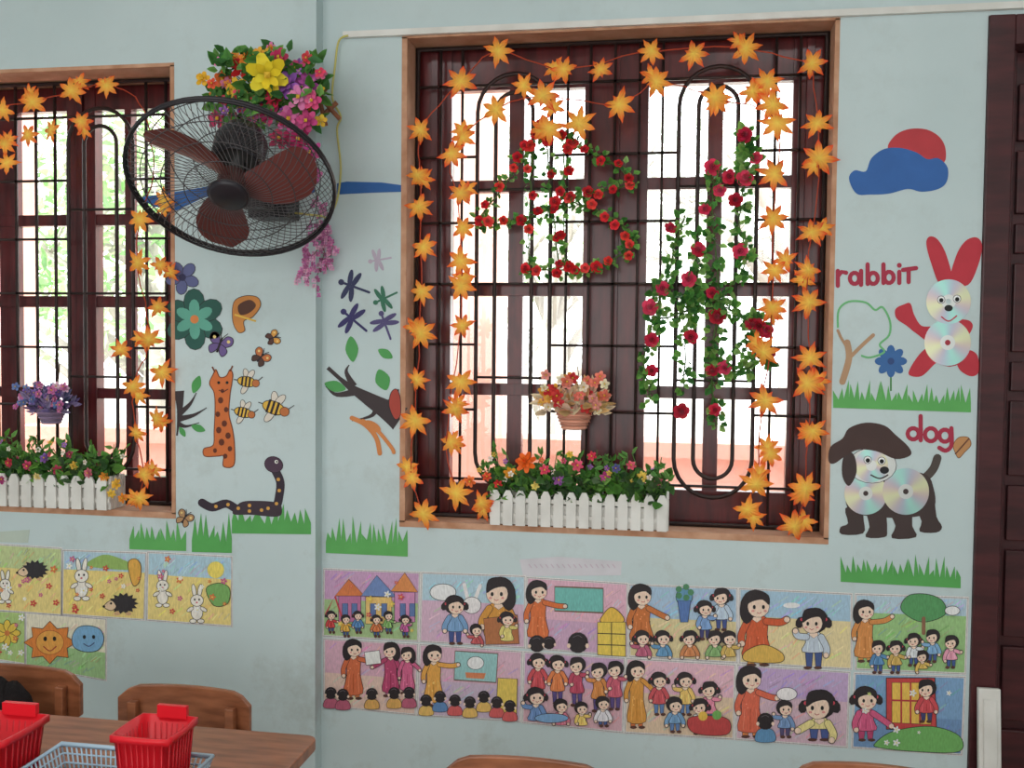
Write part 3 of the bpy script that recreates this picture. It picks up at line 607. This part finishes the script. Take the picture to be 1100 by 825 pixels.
# ------------------------------------------------------------------ posters
SK=(250,216,190);HR=(38,30,34)
def person(P,x,y,h,top,bot=(60,90,160),face=1,arms=None,kind='kid',cut=1.0,hr=None,longhair=False):
    hr=hr or h*(.13 if kind=='adult' else .19); hy=y+hr
    top=jit(top,10)
    if arms is None and kind=='kid': arms=random.choice([[(-hr*.5,hr*1.5),(hr*.5,hr*1.5)],[(-hr*.3,hr*1.6),(hr*.9,hr*.2)],[(-hr*.9,-hr*.5),(hr*.4,hr*1.5)],[(-hr*.1,hr*1.3),(hr*.8,-hr*.3)]])
    if arms is None: arms=[(-hr*.5,hr*2.4),(hr*1.2,hr*1.2)]
    sh=y+2.0*hr; hip=y+h*(.62 if kind=='adult' else .70); ft=y+h
    if cut<1: ft=y+h*cut; hip=min(hip,ft)
    sw=hr*(1.0 if kind=='adult' else .85)
    if cut>=.9:
        for sg in (-1,1):
            P.poly([(x+sg*sw*.05,hip-2),(x+sg*sw*.85,hip-2),(x+sg*sw*.7,ft-2),(x+sg*sw*.2,ft-2)],bot,DK,.5)
            P.ell(x+sg*sw*.5+face*1,ft-1,sw*.42,1.8,(90,50,40),n=8)
    hem=ft-h*.10 if kind=='adult' else hip+1
    if cut<.9: hem=ft
    P.blob([(x-sw*.5,sh-hr*.1),(x+sw*.5,sh-hr*.1),(x+sw*.85,sh+hr*.35),(x+sw*.8,(sh+hem)/2),(x+sw*1.1,hem),(x-sw*1.1,hem),(x-sw*.8,(sh+hem)/2),(x-sw*.85,sh+hr*.35)],top,DK,.6,n=3)
    c2=tuple(max(0,v-50) for v in top); c3=tuple(min(255,v+40) for v in top)
    for k in range(3): P.stroke([(x-sw*.5+k*sw*.5,(sh+hem)/2-1),(x-sw*.65+k*sw*.65,hem-1)],.6,c2 if k%2 else c3)
    if kind=='adult':
        for k in range(5): P.ell(x+random.uniform(-.7,.7)*sw,sh+hr*.6+random.random()*max(1,(hem-sh-hr)),.9,None,c3,n=6)
    for sg,(ax_,ay_) in zip((-1,1),arms):
        s0=(x+sg*sw*.72,sh+hr*.3); e=(s0[0]+ax_,s0[1]+ay_); m=((s0[0]+e[0])/2+sg*hr*.25,(s0[1]+e[1])/2+hr*.15)
        P.stroke([s0,m,e],hr*.5+1.1,DK,smooth=True); P.stroke([s0,m,e],hr*.5,top,smooth=True); P.ell(e[0],e[1],hr*.24,None,SK,ol=DK,w=.4,n=8)
    P.poly([(x-hr*.28,sh-hr*.4),(x+hr*.28,sh-hr*.4),(x+hr*.35,sh+hr*.15),(x,sh+hr*.4),(x-hr*.35,sh+hr*.15)],SK,DK,.35)
    P.ell(x-face*hr*.12,hy-hr*.08,hr*1.08,hr*1.06,HR,n=16)
    if longhair or kind=='adult': P.blob([(x-face*hr*1.1,hy-hr*.5),(x-face*hr*1.3,hy+hr*.8),(x-face*hr*.8,hy+hr*1.5),(x-face*hr*.2,hy+hr*.9),(x-face*hr*.1,hy)],HR,n=3)
    elif random.random()<.5:
        for sg in (-1,1): P.ell(x+sg*hr*1.15,hy+hr*.1,hr*.36,hr*.5,HR,sg*-20,n=8); P.ell(x+sg*hr*.98,hy-hr*.15,hr*.15,None,(225,60,80),n=6)
    P.ell(x+face*hr*.12,hy+hr*.18,hr*.84,hr*.82,SK,n=14,ol=DK,w=.4)
    P.blob([(x-hr*.95,hy+hr*.1),(x-hr*.8,hy-hr*.9),(x+hr*.1,hy-hr*1.1),(x+hr*.9,hy-hr*.7),(x+hr*.95,hy+hr*.05),(x+hr*.45,hy-hr*.35),(x-hr*.1,hy-hr*.3),(x-hr*.5,hy-hr*.15)],HR,n=3)
    for d in (-.28,.42):
        ex=x+face*hr*(d+.08); P.ell(ex,hy+hr*.2,hr*.12,hr*.17,(20,20,20),n=8)
        P.ell(x+face*hr*(d*1.35+.08),hy+hr*.5,hr*.13,hr*.09,(240,150,140),n=8)
    P.stroke([(x+face*hr*.0,hy+hr*.62),(x+face*hr*.18,hy+hr*.7),(x+face*hr*.36,hy+hr*.6)],.7,(200,50,60))
def headback(P,x,y,r,body=None):
    if body: P.blob([(x-r*1.1,y+r*2.4),(x-r*1.0,y+r*1.2),(x,y+r*.8),(x+r*1.0,y+r*1.2),(x+r*1.1,y+r*2.4)],body,DK,.5)
    P.ell(x,y,r,r*1.02,HR,n=14); P.ell(x-r*.9,y+r*.3,r*.2,r*.25,SK,n=6);P.ell(x+r*.9,y+r*.3,r*.2,r*.25,SK,n=6)
    P.stroke([(x-r*.5,y-r*.5),(x,y-r*.7),(x+r*.4,y-r*.5)],.5,(110,100,110),smooth=True)
def sheet(Y,tl,tr,br,bl,bands,off=.0012):
    P=Paper(Y,off,M_poster)
    def T(u,v):
        return tuple(tl[j]*(1-u)*(1-v)+tr[j]*u*(1-v)+br[j]*u*v+bl[j]*(1-u)*v for j in (0,1))
    P.T=T
    P.poly([T(0,0),T(1,0),T(1,1),T(0,1)],(236,232,228))
    v0=.03
    for (v1,c) in bands:
        c=tuple(min(255,v*.82+44) for v in c)
        P.poly([T(.02,v0),T(.98,v0)]+[T(.98-.96*k/8,v1+(.025*math.sin(k*2.1) if v1<.95 else 0)) for k in range(9)],c)
        for k in range(34):
            uu=random.uniform(.04,.9);vv=random.uniform(v0+.02,max(v0+.03,v1-.12)); cc_=tuple(max(0,min(255,q+random.choice((-22,-14,16,24)))) for q in c)
            P.stroke([T(uu,vv+.09),T(min(.97,uu+random.uniform(.04,.10)),vv)],random.uniform(.7,1.8),cc_)
        v0=v1-.05 if v1<.95 else v1
    P.stroke([T(.01,.015),T(.99,.015),T(.99,.985),T(.01,.985)],.6,(150,140,150),True)
    return P
def scrib(P,n,cols):
    for i in range(n):
        u,v_=random.uniform(.06,.94),random.uniform(.08,.92); q=P.T(u,v_); r=random.uniform(1.2,2.6)
        P.flower(q[0],q[1],r*1.6,5,random.choice(cols),(250,230,90))
NM='classroom_poster'
P=sheet(0,(347,610),(452,614),(450,690),(346,684),[(.5,(200,140,190)),(.97,(150,190,110))])
P.poly([(360,640),(375,622),(392,640)],(230,120,60),DK);P.poly([(364,640),(388,640),(388,668),(364,668)],(200,110,160),DK)
P.poly([(388,640),(405,618),(426,641)],(110,140,200),DK);P.poly([(393,641),(421,641),(421,670),(393,670)],(245,200,110),DK)
P.poly([(420,635),(435,615),(449,636)],(235,140,70),DK);P.poly([(424,636),(446,636),(446,668),(424,668)],(220,140,190),DK)
for x_ in (368,378,398,410,430,440): P.poly([(x_,648),(x_+6,648),(x_+6,662),(x_,662)],(90,120,180),DK,.5)
P.stroke([(350,660),(360,640),(372,676)],2,(210,60,70))
for i,x_ in enumerate((356,372,385,405,418,436)): person(P,x_,656+i%2*4,24,[(220,60,60),(240,180,60),(80,140,200),(230,120,60),(120,180,90),(200,80,150)][i])
scrib(P,10,[(240,240,240),(230,80,80),(240,200,80)]);P.done(NM)
P=sheet(0,(452,614),(565,618),(565,697),(450,690),[(.45,(165,205,225)),(.97,(215,165,195))])
P.ell(476,636,14,9,(240,240,240),ol=DK)
P.stroke([(503,645),(499,628)],4,(240,235,235));P.stroke([(510,645),(516,629)],4,(240,235,235));P.ell(507,650,10,9,(240,235,235),ol=DK)
person(P,489,640,52,(120,170,215),(60,80,150));person(P,536,621,72,(235,160,60),(220,120,60),-1,kind='adult',hr=14,cut=.95,arms=[(-8,20),(6,24)])
P.poly([(520,664),(556,660),(558,691),(522,692)],(190,110,60),DK);person(P,545,657,38,(240,220,120),cut=.8);person(P,512,670,26,(220,90,90),cut=.8,hr=6);P.done(NM)
P=sheet(0,(565,619),(675,626),(675,706),(565,697),[(.62,(232,165,190)),(.97,(205,150,190))])
P.poly([(596,630),(648,632),(648,658),(596,656)],(110,195,185),(120,80,50),1.5)
person(P,578,624,66,(235,110,50),(230,110,50),1,kind='adult',hr=10,arms=[(-5,20),(22,4)])
P.blob([(648,660),(657,652),(668,660),(669,668),(646,668)],(240,190,60),DK);P.poly([(642,668),(672,668),(672,705),(642,703)],(240,205,70),DK)
P.stroke([(642,680),(672,681)],1,DK);P.stroke([(642,692),(672,693)],1,DK);P.stroke([(657,668),(657,704)],1,DK)
headback(P,577,691,9);headback(P,590,690,7);headback(P,621,690,11);P.done(NM)
P=sheet(0,(675,627),(793,631),(793,713),(675,706),[(.5,(150,190,225)),(.97,(225,200,130))])
person(P,689,628,66,(225,120,50),(220,120,60),1,kind='adult',hr=11,arms=[(-4,20),(20,10)]);P.ell(735,641,9,9,(90,150,190),ol=DK)
for k in range(5): P.ell(735+7*math.cos(k*1.25),636+6*math.sin(k*1.25),3.5,3.5,(70,140,90),n=8)
P.poly([(728,645),(742,645),(739,668),(731,668)],(80,120,190),DK)
person(P,775,632,45,(200,220,240),(60,80,150),-1);person(P,757,645,42,(120,160,220),(60,60,120),1)
for x_,c in ((690,(200,90,120)),(712,(90,150,200)),(741,(230,140,80)),(768,(120,170,100)),(783,(220,180,80))): person(P,x_,677,36,c,cut=.75,hr=7.5,face=random.choice((-1,1)))
P.done(NM)
P=sheet(0,(793,631),(916,637),(916,720),(793,713),[(.42,(150,195,225)),(.97,(238,212,140))])
person(P,813,635,80,(225,90,40),(240,160,60),1,kind='adult',hr=14,arms=[(-6,24),(22,-2)])
P.ell(850,650,9,3,(240,240,240));person(P,874,654,64,(200,215,225),(60,85,150),-1,hr=13);P.blob([(800,700),(820,692),(840,701),(838,711),(802,710)],(230,180,70),DK);P.done(NM)
P=sheet(0,(918,637),(1041,641),(1038,725),(918,720),[(.3,(170,205,225)),(.97,(135,195,100))])
P.blob([(968,655),(975,640),(995,638),(1012,645),(1015,660),(990,668)],(80,160,90),DK);P.stroke([(992,664),(992,680)],4,(150,100,70))
person(P,929,645,66,(225,140,60),(235,160,70),1,kind='adult',hr=10,arms=[(-4,18),(22,-6)])
for x_,yy,c in ((943,688,(80,140,200)),(962,688,(220,180,80)),(981,680,(235,235,240)),(1001,676,(120,170,220)),(1021,682,(235,150,170)),(990,698,(240,200,90))): person(P,x_,yy,35 if yy<690 else 24,c,face=-1,hr=7 if yy<690 else 6,cut=1 if yy<690 else .8)
P.ell(1022,655,8,5,(240,240,240),ol=DK);P.done(NM)
P=sheet(0,(347,685),(450,691),(447,769),(347,759),[(.55,(225,160,185)),(.97,(235,190,170))])
person(P,380,687,64,(225,100,50),(235,130,60),1,kind='adult',hr=9,arms=[(-4,18),(18,2)]);person(P,420,690,58,(200,60,110),(220,120,170),-1,kind='adult',hr=8,arms=[(-14,8),(4,20)]);person(P,438,695,50,(225,90,140),(200,80,130),-1,kind='adult',hr=7)
P.poly([(392,700),(408,698),(410,712),(394,714)],(240,240,235),DK)
for x_ in (356,369,400,424,440): headback(P,x_,744+random.uniform(-3,2),6.5,random.choice([(90,140,200),(230,170,80),(200,90,120)]))
P.done(NM)
P=sheet(0,(450,691),(562,699),(560,776),(447,769),[(.55,(222,165,190)),(.97,(200,170,200))])
P.poly([(489,699),(535,702),(533,733),(488,730)],(150,205,205),(120,80,50),1.2);P.ell(511,712,9,7,(240,240,240),ol=DK);P.poly([(500,722),(522,723),(520,729),(501,728)],(230,130,80))
person(P,466,693,66,(240,170,60),(235,120,60),1,kind='adult',hr=9,arms=[(-4,18),(20,0)])
P.poly([(535,728),(556,729),(555,770),(533,768)],(240,205,80),DK)
for x_,yy in ((458,752),(473,748),(489,752),(505,754),(520,748),(534,754),(548,758)): headback(P,x_,yy,6.5,random.choice([(230,90,90),(90,140,200),(240,190,90)]))
P.done(NM)
P=sheet(0,(562,699),(672,706),(670,788),(560,777),[(.5,(205,150,195)),(.97,(222,160,175))])
for x_,yy,c in ((578,702,(220,70,80)),(599,704,(235,120,60)),(620,706,(200,60,90)),(643,712,(240,150,70)),(661,710,(220,90,110))): person(P,x_,yy,52,c,(90,70,140),hr=8,face=random.choice((-1,1)))
person(P,576,738,46,(110,150,210),hr=9,cut=.75,face=1);person(P,603,750,32,(235,120,140),hr=7,cut=.85);person(P,625,753,29,(240,200,90),hr=6.5,cut=.85);person(P,648,747,36,(235,235,240),hr=7,cut=.9)
P.ell(593,770,18,5,(120,170,220),ol=DK);P.done(NM)
P=sheet(0,(672,706),(791,713),(789,795),(670,788),[(.5,(235,170,190)),(.97,(228,190,150))])
person(P,684,710,72,(240,160,60),(230,110,50),1,kind='adult',hr=9)
for x_,yy,c in ((708,722,(220,80,90)),(736,722,(235,190,90)),(762,732,(240,130,160)),(752,750,(235,235,235)),(725,748,(120,170,220))): person(P,x_,yy,46 if yy<735 else 38,c,(90,130,190),face=-1 if x_>740 else 1,hr=8)
P.blob([(740,770),(770,768),(784,774),(780,788),(745,786)],(205,60,60),DK);P.ell(755,768,5,5,(240,190,60));P.ell(770,767,5,5,(110,180,80));P.done(NM)
P=sheet(0,(791,713),(914,721),(911,804),(789,795),[(.45,(190,150,205)),(.97,(215,170,190))])
person(P,806,716,76,(230,90,60),(235,130,60),1,kind='adult',hr=12,arms=[(-4,22),(20,6)]);person(P,880,742,56,(240,225,140),(70,90,160),-1,hr=15,arms=[(-14,8),(4,18)],cut=.95)
P.ell(845,745,11,7,(245,240,240),ol=DK);person(P,843,752,40,(120,160,210),(80,70,120),1,hr=8);headback(P,822,774,9,(90,150,200));P.done(NM)
P=sheet(0,(917,722),(1038,726),(1034,812),(914,804),[(.6,(95,150,205)),(.97,(80,130,190))])
P.poly([(952,728),(1004,728),(1006,785),(952,783)],(215,60,60),DK,1.2);P.poly([(958,733),(998,733),(1000,778),(958,776)],(245,195,70),DK)
for x_ in (968,978,988): P.stroke([(x_,733),(x_,777)],2,(200,50,55))
P.stroke([(958,752),(999,753)],2,(200,50,55))
P.blob([(940,798),(960,785),(1000,780),(1030,790),(1030,807),(985,807),(945,803)],(110,185,90),DK)
person(P,930,738,64,(225,80,130),(200,60,110),1,hr=12,cut=.9,arms=[(-3,18),(20,14)]);person(P,995,730,48,(220,60,70),(60,60,120),-1,hr=9,cut=.95)
scrib(P,8,[(240,240,240),(200,220,120)]);P.done(NM)
def rabbitf(P,x,y,s,c=(245,238,225)):
    for dx in (-3,3): P.ell(x+dx*s,y-13*s,2.2*s,7*s,c,dx*3,DK,.6,n=12)
    P.ell(x,y+9*s,6*s,8*s,c,ol=DK);P.ell(x,y-3*s,6.5*s,6*s,c,ol=DK)
    for dx in (-4,4): P.ell(x+dx*s,y+18*s,3.6*s,2.2*s,c,ol=DK,n=10);P.ell(x+dx*1.7*s,y+6*s,4*s,2*s,c,dx*8,DK,n=10)
    for dx in (-2.3,2.3): P.ell(x+dx*s,y-4*s,.9*s,1.2*s,(20,20,20),n=8)
    P.ell(x,y-1*s,1.1*s,.9*s,(225,100,110),n=8)
def hedgehog(P,x,y,s):
    pts=[]
    for k in range(28):
        a=2*PI*k/28; r=(11 if k%2 else 15)*s; pts.append((x+r*math.cos(a),y+r*.72*math.sin(a)))
    P.poly(pts,(45,40,45));P.blob([(x-12*s,y-3*s),(x-19*s,y+3*s),(x-12*s,y+7*s),(x-7*s,y+3*s)],(235,200,160),DK);P.ell(x-19*s,y+3*s,1.4*s,None,(10,10,10),n=8);P.ell(x-12*s,y,1.2*s,None,(10,10,10),n=8)
    for dx in (-6,5): P.ell(x+dx*s,y+10*s,3*s,1.8*s,(220,170,120),n=8)
FC=[(225,60,60),(240,120,60),(250,250,245),(220,90,150)]
P=sheet(YL,(-12,583),(67,588),(67,662),(-12,656),[(.4,(185,205,120)),(.97,(240,210,100))]);rabbitf(P,6,630,.9);hedgehog(P,38,612,1.0);scrib(P,14,FC);P.done(NM)
P=sheet(YL,(67,590),(158,593),(156,667),(66,661),[(.35,(165,205,225)),(.97,(242,208,92))]);P.blob([(95,608),(110,596),(130,600),(150,612)],(150,190,90));rabbitf(P,88,622,1.15);hedgehog(P,133,648,1.1);P.blob([(138,605),(146,600),(152,608),(150,625),(143,628)],(235,170,60),DK);scrib(P,16,FC);P.done(NM)
P=sheet(YL,(158,592),(250,597),(250,674),(157,667),[(.38,(160,205,225)),(.97,(244,212,98))]);P.ell(232,612,9,9,(250,225,90));rabbitf(P,175,632,1.0);rabbitf(P,212,648,1.05);P.blob([(222,632),(236,626),(247,632),(245,648),(230,650)],(120,180,90),DK);scrib(P,14,FC);P.done(NM)
P=sheet(YL,(-12,655),(27,657),(27,714),(-12,708),[(.97,(160,200,90))],.0008);P.flower(8,680,14,8,(240,200,60),(220,120,50),ol=DK);scrib(P,8,FC);P.done(NM)
P=sheet(YL,(27,657),(115,664),(115,732),(27,716),[(.6,(235,225,190)),(.97,(140,195,110))],.0008)
pts=[(54+(20 if k%2 else 28)*math.cos(PI*k/8),690+(16 if k%2 else 23)*math.sin(PI*k/8)) for k in range(16)]
P.poly(pts,(238,130,45),DK,.8);P.ell(54,690,15,13,(245,165,60),ol=(180,70,30))
for dx in (-5,5): P.ell(54+dx,686,2,2.6,(20,20,20),n=8)
P.stroke([(47,694),(54,699),(61,694)],1.2,(180,40,40),smooth=True)
P.blob([(78,684),(84,674),(96,672),(108,676),(112,687),(106,698),(92,700),(80,695)],(120,180,225),DK)
for dx in (-5,5): P.ell(96+dx,684,1.8,2.2,(20,20,20),n=8)
P.stroke([(90,691),(96,694),(102,690)],1,(60,60,120),smooth=True);P.done(NM)
P=Paper(YL,.001);P.poly([(-12,572),(32,569),(30,583),(-12,582)],(190,205,190));P.done('paper_label')
P=Paper(0,.001);P.poly([(558,601),(600,598),(668,603),(667,618),(562,619)],(216,212,219))
for k in range(16): P.stroke([(568+k*6,606),(571+k*6,610)],1.2,(206,188,202))
P.done('paper_label')
# ------------------------------------------------------------------ furniture
ZTB=.56
c=WZ(343,790,ZTB)
tx1=c.x; ty1=c.y
b=MB(M_table)
def rslab(b,x0,x1,y0,y1,z0,z1,r):
    pts=[]
    for (cx,cy,a0) in ((x1-r,y1-r,0),(x0+r,y1-r,90),(x0+r,y0+r,180),(x1-r,y0+r,270)):
        for k in range(6): a=math.radians(a0+18*k); pts.append((cx+r*math.cos(a),cy+r*math.sin(a)))
    N=len(pts); vs=[(p[0],p[1],z0) for p in pts]+[(p[0],p[1],z1) for p in pts]
    b.add(vs,[tuple(range(N-1,-1,-1)),tuple(range(N,2*N))]+[(i,(i+1)%N,(i+1)%N+N,i+N) for i in range(N)])
rslab(b,tx1-1.15,tx1,ty1-.62,ty1,ZTB-.028,ZTB,.03)
for xx in (tx1-1.08,tx1-.11):
    for yy in (ty1-.56,ty1-.1): b.box((xx,yy,0),(xx+.04,yy+.04,ZTB-.028))
b.box((tx1-1.04,ty1-.09,ZTB-.1),(tx1-.11,ty1-.07,ZTB-.028));b.box((tx1-1.04,ty1-.55,ZTB-.1),(tx1-.11,ty1-.53,ZTB-.028))
b.done('school_table',bevel=.004)
def chair(cx,yb,w,ztop,face=-1,rot=0):
    b=MB(M_table); M=Matrix.Translation((cx,yb,0))@Matrix.Rotation(rot,4,'Z'); h=w/2; bh=.15; n=14
    fr=[]
    for i in range(n+1):
        t=-1+2*i/n; yy=.02*(1-t*t)*(-face); dz=.03*max(0,(abs(t)-.7)/.3)**2
        fr.append((t*h,yy,ztop-bh+dz,ztop-dz-.006*t*t))
    vs=[]
    for (x_,y_,za,zb_) in fr:
        for (dy,zz) in ((0,za),(.016,za),(.016,zb_),(0,zb_)): vs.append(M@Vector((x_,y_+dy,zz)))
    fs=[(0,3,2,1),(n*4,n*4+1,n*4+2,n*4+3)]
    for i in range(n):
        for k in range(4): fs.append((i*4+k,i*4+(k+1)%4,(i+1)*4+(k+1)%4,(i+1)*4+k))
    b.add(vs,fs)
    for sx in (-h*.8,h*.8-.025):
        b.box((sx,-.018,0),(sx+.025,.004,ztop-.04) if face<0 else (sx+.025,.03,ztop-.04),M=M)
        fy=face*.28; b.box((sx,fy,0),(sx+.025,fy+.025,.27),M=M); b.box((sx+.004,min(fy,0)+.02,.12),(sx+.02,max(fy,0)-.018,.14),M=M)
    b.box((-h*.9,min(face*.3,0),.27),(h*.9,max(face*.3,.0),.288),M=M); b.done('child_chair',bevel=.003)
Yc=ty1+.2
for (pa,pb,py) in ((126,268,740),(-60,86,717)):
    a=W(pa,py,Yc);q=W(pb,py+6,Yc); chair((a.x+q.x)/2,Yc,q.x-a.x,W((pa+pb)/2,py,Yc).z,-1)
a=WZ(480,808,.5);chair(a.x+.2,a.y-.02,.4,.5,-1)
a=WZ(850,815,.5);chair(a.x+.18,a.y-.02,.36,.5,-1)
# dark school bag slumped on the chair
b=MB(M_cloth); a=W(18,745,Yc)
bm=bmesh.new(); bmesh.ops.create_icosphere(bm,subdivisions=4,radius=1)
vs=[]
for v_ in bm.verts:
    q=v_.co; k=1+.05*math.sin(q.x*9+q.z*3)*math.cos(q.z*7)+.03*math.sin(q.x*19)
    vs.append((a.x+q.x*.125*k,Yc-.085+q.y*.055*k,a.z-.075+(abs(q.z)**.85*(1 if q.z>0 else -1))*.15*k))
b.add(vs,[[w_.index for w_ in f.verts] for f in bm.faces],(34,28,30),0,True); bm.free()
for sx in (-.05,.05): b.tube([(a.x+sx,Yc-.12,a.z-.2),(a.x+sx*1.2,Yc-.147,a.z-.1),(a.x+sx,Yc-.13,a.z),(a.x+sx*.6,Yc-.1,a.z+.07)],.008,n=6)
b.done('school_bag')
def bin_(cx,cy,w,h,col,z0,name='red_plastic_bin'):
    b=MB(M_plast); n=32
    def sq(r,z):
        out=[]
        for k in range(n):
            a=2*PI*k/n; m=max(abs(math.cos(a)),abs(math.sin(a)))**.85; out.append((cx+r*math.cos(a)/m,cy+r*math.sin(a)/m,z))
        return out
    prof_=[(w*.001,z0),(w*.36,z0),(w*.38,z0+.006),(w*.45,z0+h-.014),(w*.5,z0+h-.014),(w*.5,z0+h),(w*.46,z0+h),(w*.36,z0+.008),(w*.001,z0+.008)]
    vs=[];fs=[]
    for r,z in prof_: vs+=sq(r,z)
    for i in range(len(prof_)-1):
        for k in range(n): fs.append((i*n+k,i*n+(k+1)%n,(i+1)*n+(k+1)%n,(i+1)*n+k))
    b.add(vs,fs,col,0,True)
    for k in range(n):
        a=2*PI*(k+.5)/n; m=max(abs(math.cos(a)),abs(math.sin(a)))**.85
        b.tube([(cx+w*.385*math.cos(a)/m,cy+w*.385*math.sin(a)/m,z0+.01),(cx+w*.452*math.cos(a)/m,cy+w*.452*math.sin(a)/m,z0+h-.016)],.0022,tuple(v*.9 for v in col),n=4)
    b.box((cx-w*.2,cy+w*.42,z0+h-.004),(cx+w*.3,cy+w*.5,z0+h+.022),col)
    b.done(name)
# tray holds the right-hand bin
z0=ZTB+.002; H=.055; col=(185,212,230)
l_=WZ(66,800,ZTB+H); r_=WZ(244,800,ZTB+H); hx=(r_.x-l_.x)/2; hy=.105
a=Vector(((l_.x+r_.x)/2,l_.y-hy,0))
bin_(a.x+hx*.9-.058-.004,a.y+.012,.132,.145,(222,28,42),z0+.0055)
q=WZ(28,838,ZTB+.02);bin_(min(q.x,a.x-hx-.085),q.y,.16,.13,(222,28,42),ZTB+.001)
b=MB(M_plast)
nx=30
for i in range(nx+1):
    t=-1+2*i/nx
    for sg in (-1,1):
        b.tube([(a.x+t*hx*.9,a.y+sg*hy*.9,z0),(a.x+t*hx,a.y+sg*hy,z0+H)],.002,col,n=4)
    b.tube([(a.x+t*hx*.9,a.y-hy*.9,z0+.002),(a.x+t*hx*.9,a.y+hy*.9,z0+.002)],.002,col,n=4)
for i in range(17):
    t=-1+2*i/16
    for sg in (-1,1): b.tube([(a.x+sg*hx*.9,a.y+t*hy*.9,z0),(a.x+sg*hx,a.y+t*hy,z0+H)],.002,col,n=4)
    b.tube([(a.x-hx*.9,a.y+t*hy*.9,z0+.003),(a.x+hx*.9,a.y+t*hy*.9,z0+.003)],.002,col,n=4)
for k,(zz,rr_) in enumerate(((0,.9),(.33,.93),(.66,.97),(1,1))):
    b.tube([(a.x-hx*rr_,a.y-hy*rr_,z0+H*zz),(a.x+hx*rr_,a.y-hy*rr_,z0+H*zz),(a.x+hx*rr_,a.y+hy*rr_,z0+H*zz),(a.x-hx*rr_,a.y+hy*rr_,z0+H*zz)],.0055 if k==3 else .0022,col,n=6,closed=True)
b.done('blue_plastic_basket')
# white-painted board leaning on the door frame
b=MB(M_white); a=W(1070,748,-.1); lean=.12
M=Matrix.Translation((a.x,-.028-lean*a.z,0))@Matrix.Rotation(-math.atan(lean),4,'X')
Lb=a.z*math.sqrt(1+lean*lean)
b.box((-.032,-.01,0),(.032,.01,Lb),M=M); b.box((-.02,-.016,.02),(.02,-.01,Lb-.03),M=M)
b.done('white_wooden_board',bevel=.003)
# ------------------------------------------------------------------ light
w=bpy.data.worlds.new('sky_world'); bpy.context.scene.world=w; w.use_nodes=True
nt=w.node_tree; bg=nt.nodes['Background']; bg.inputs[0].default_value=(.96,.98,1,1); bg.inputs[1].default_value=4.6
sl=bpy.data.lights.new('sun','SUN'); sl.energy=7; sl.angle=.05; sl.color=(1,.97,.92); so=bpy.data.objects.new('sun',sl); so.rotation_euler=(math.radians(38),0,math.radians(-25)); bpy.context.scene.collection.objects.link(so)
def area(name,loc,rot,sx,sy,e,col=(1,1,1)):
    l=bpy.data.lights.new(name,'AREA'); l.shape='RECTANGLE'; l.size=sx; l.size_y=sy; l.energy=e; l.color=col
    o=bpy.data.objects.new(name,l); o.location=loc; o.rotation_euler=rot; bpy.context.scene.collection.objects.link(o)
area('back_fill_light',(-.8,-5.1,1.7),(math.radians(90),0,0),4.8,2.0,88,(1,.99,.98))  # added fill in front of the solid back wall, brightens the room
area('ceiling_fill_light',(-1.8,-2.4,3.2),(0,0,0),1.4,.5,16,(1,1,1)); area('ceiling_fill_light',(.8,-2.4,3.2),(0,0,0),1.4,.5,16,(1,1,1))  # added unseen area fills under the ceiling, no fixtures modelled
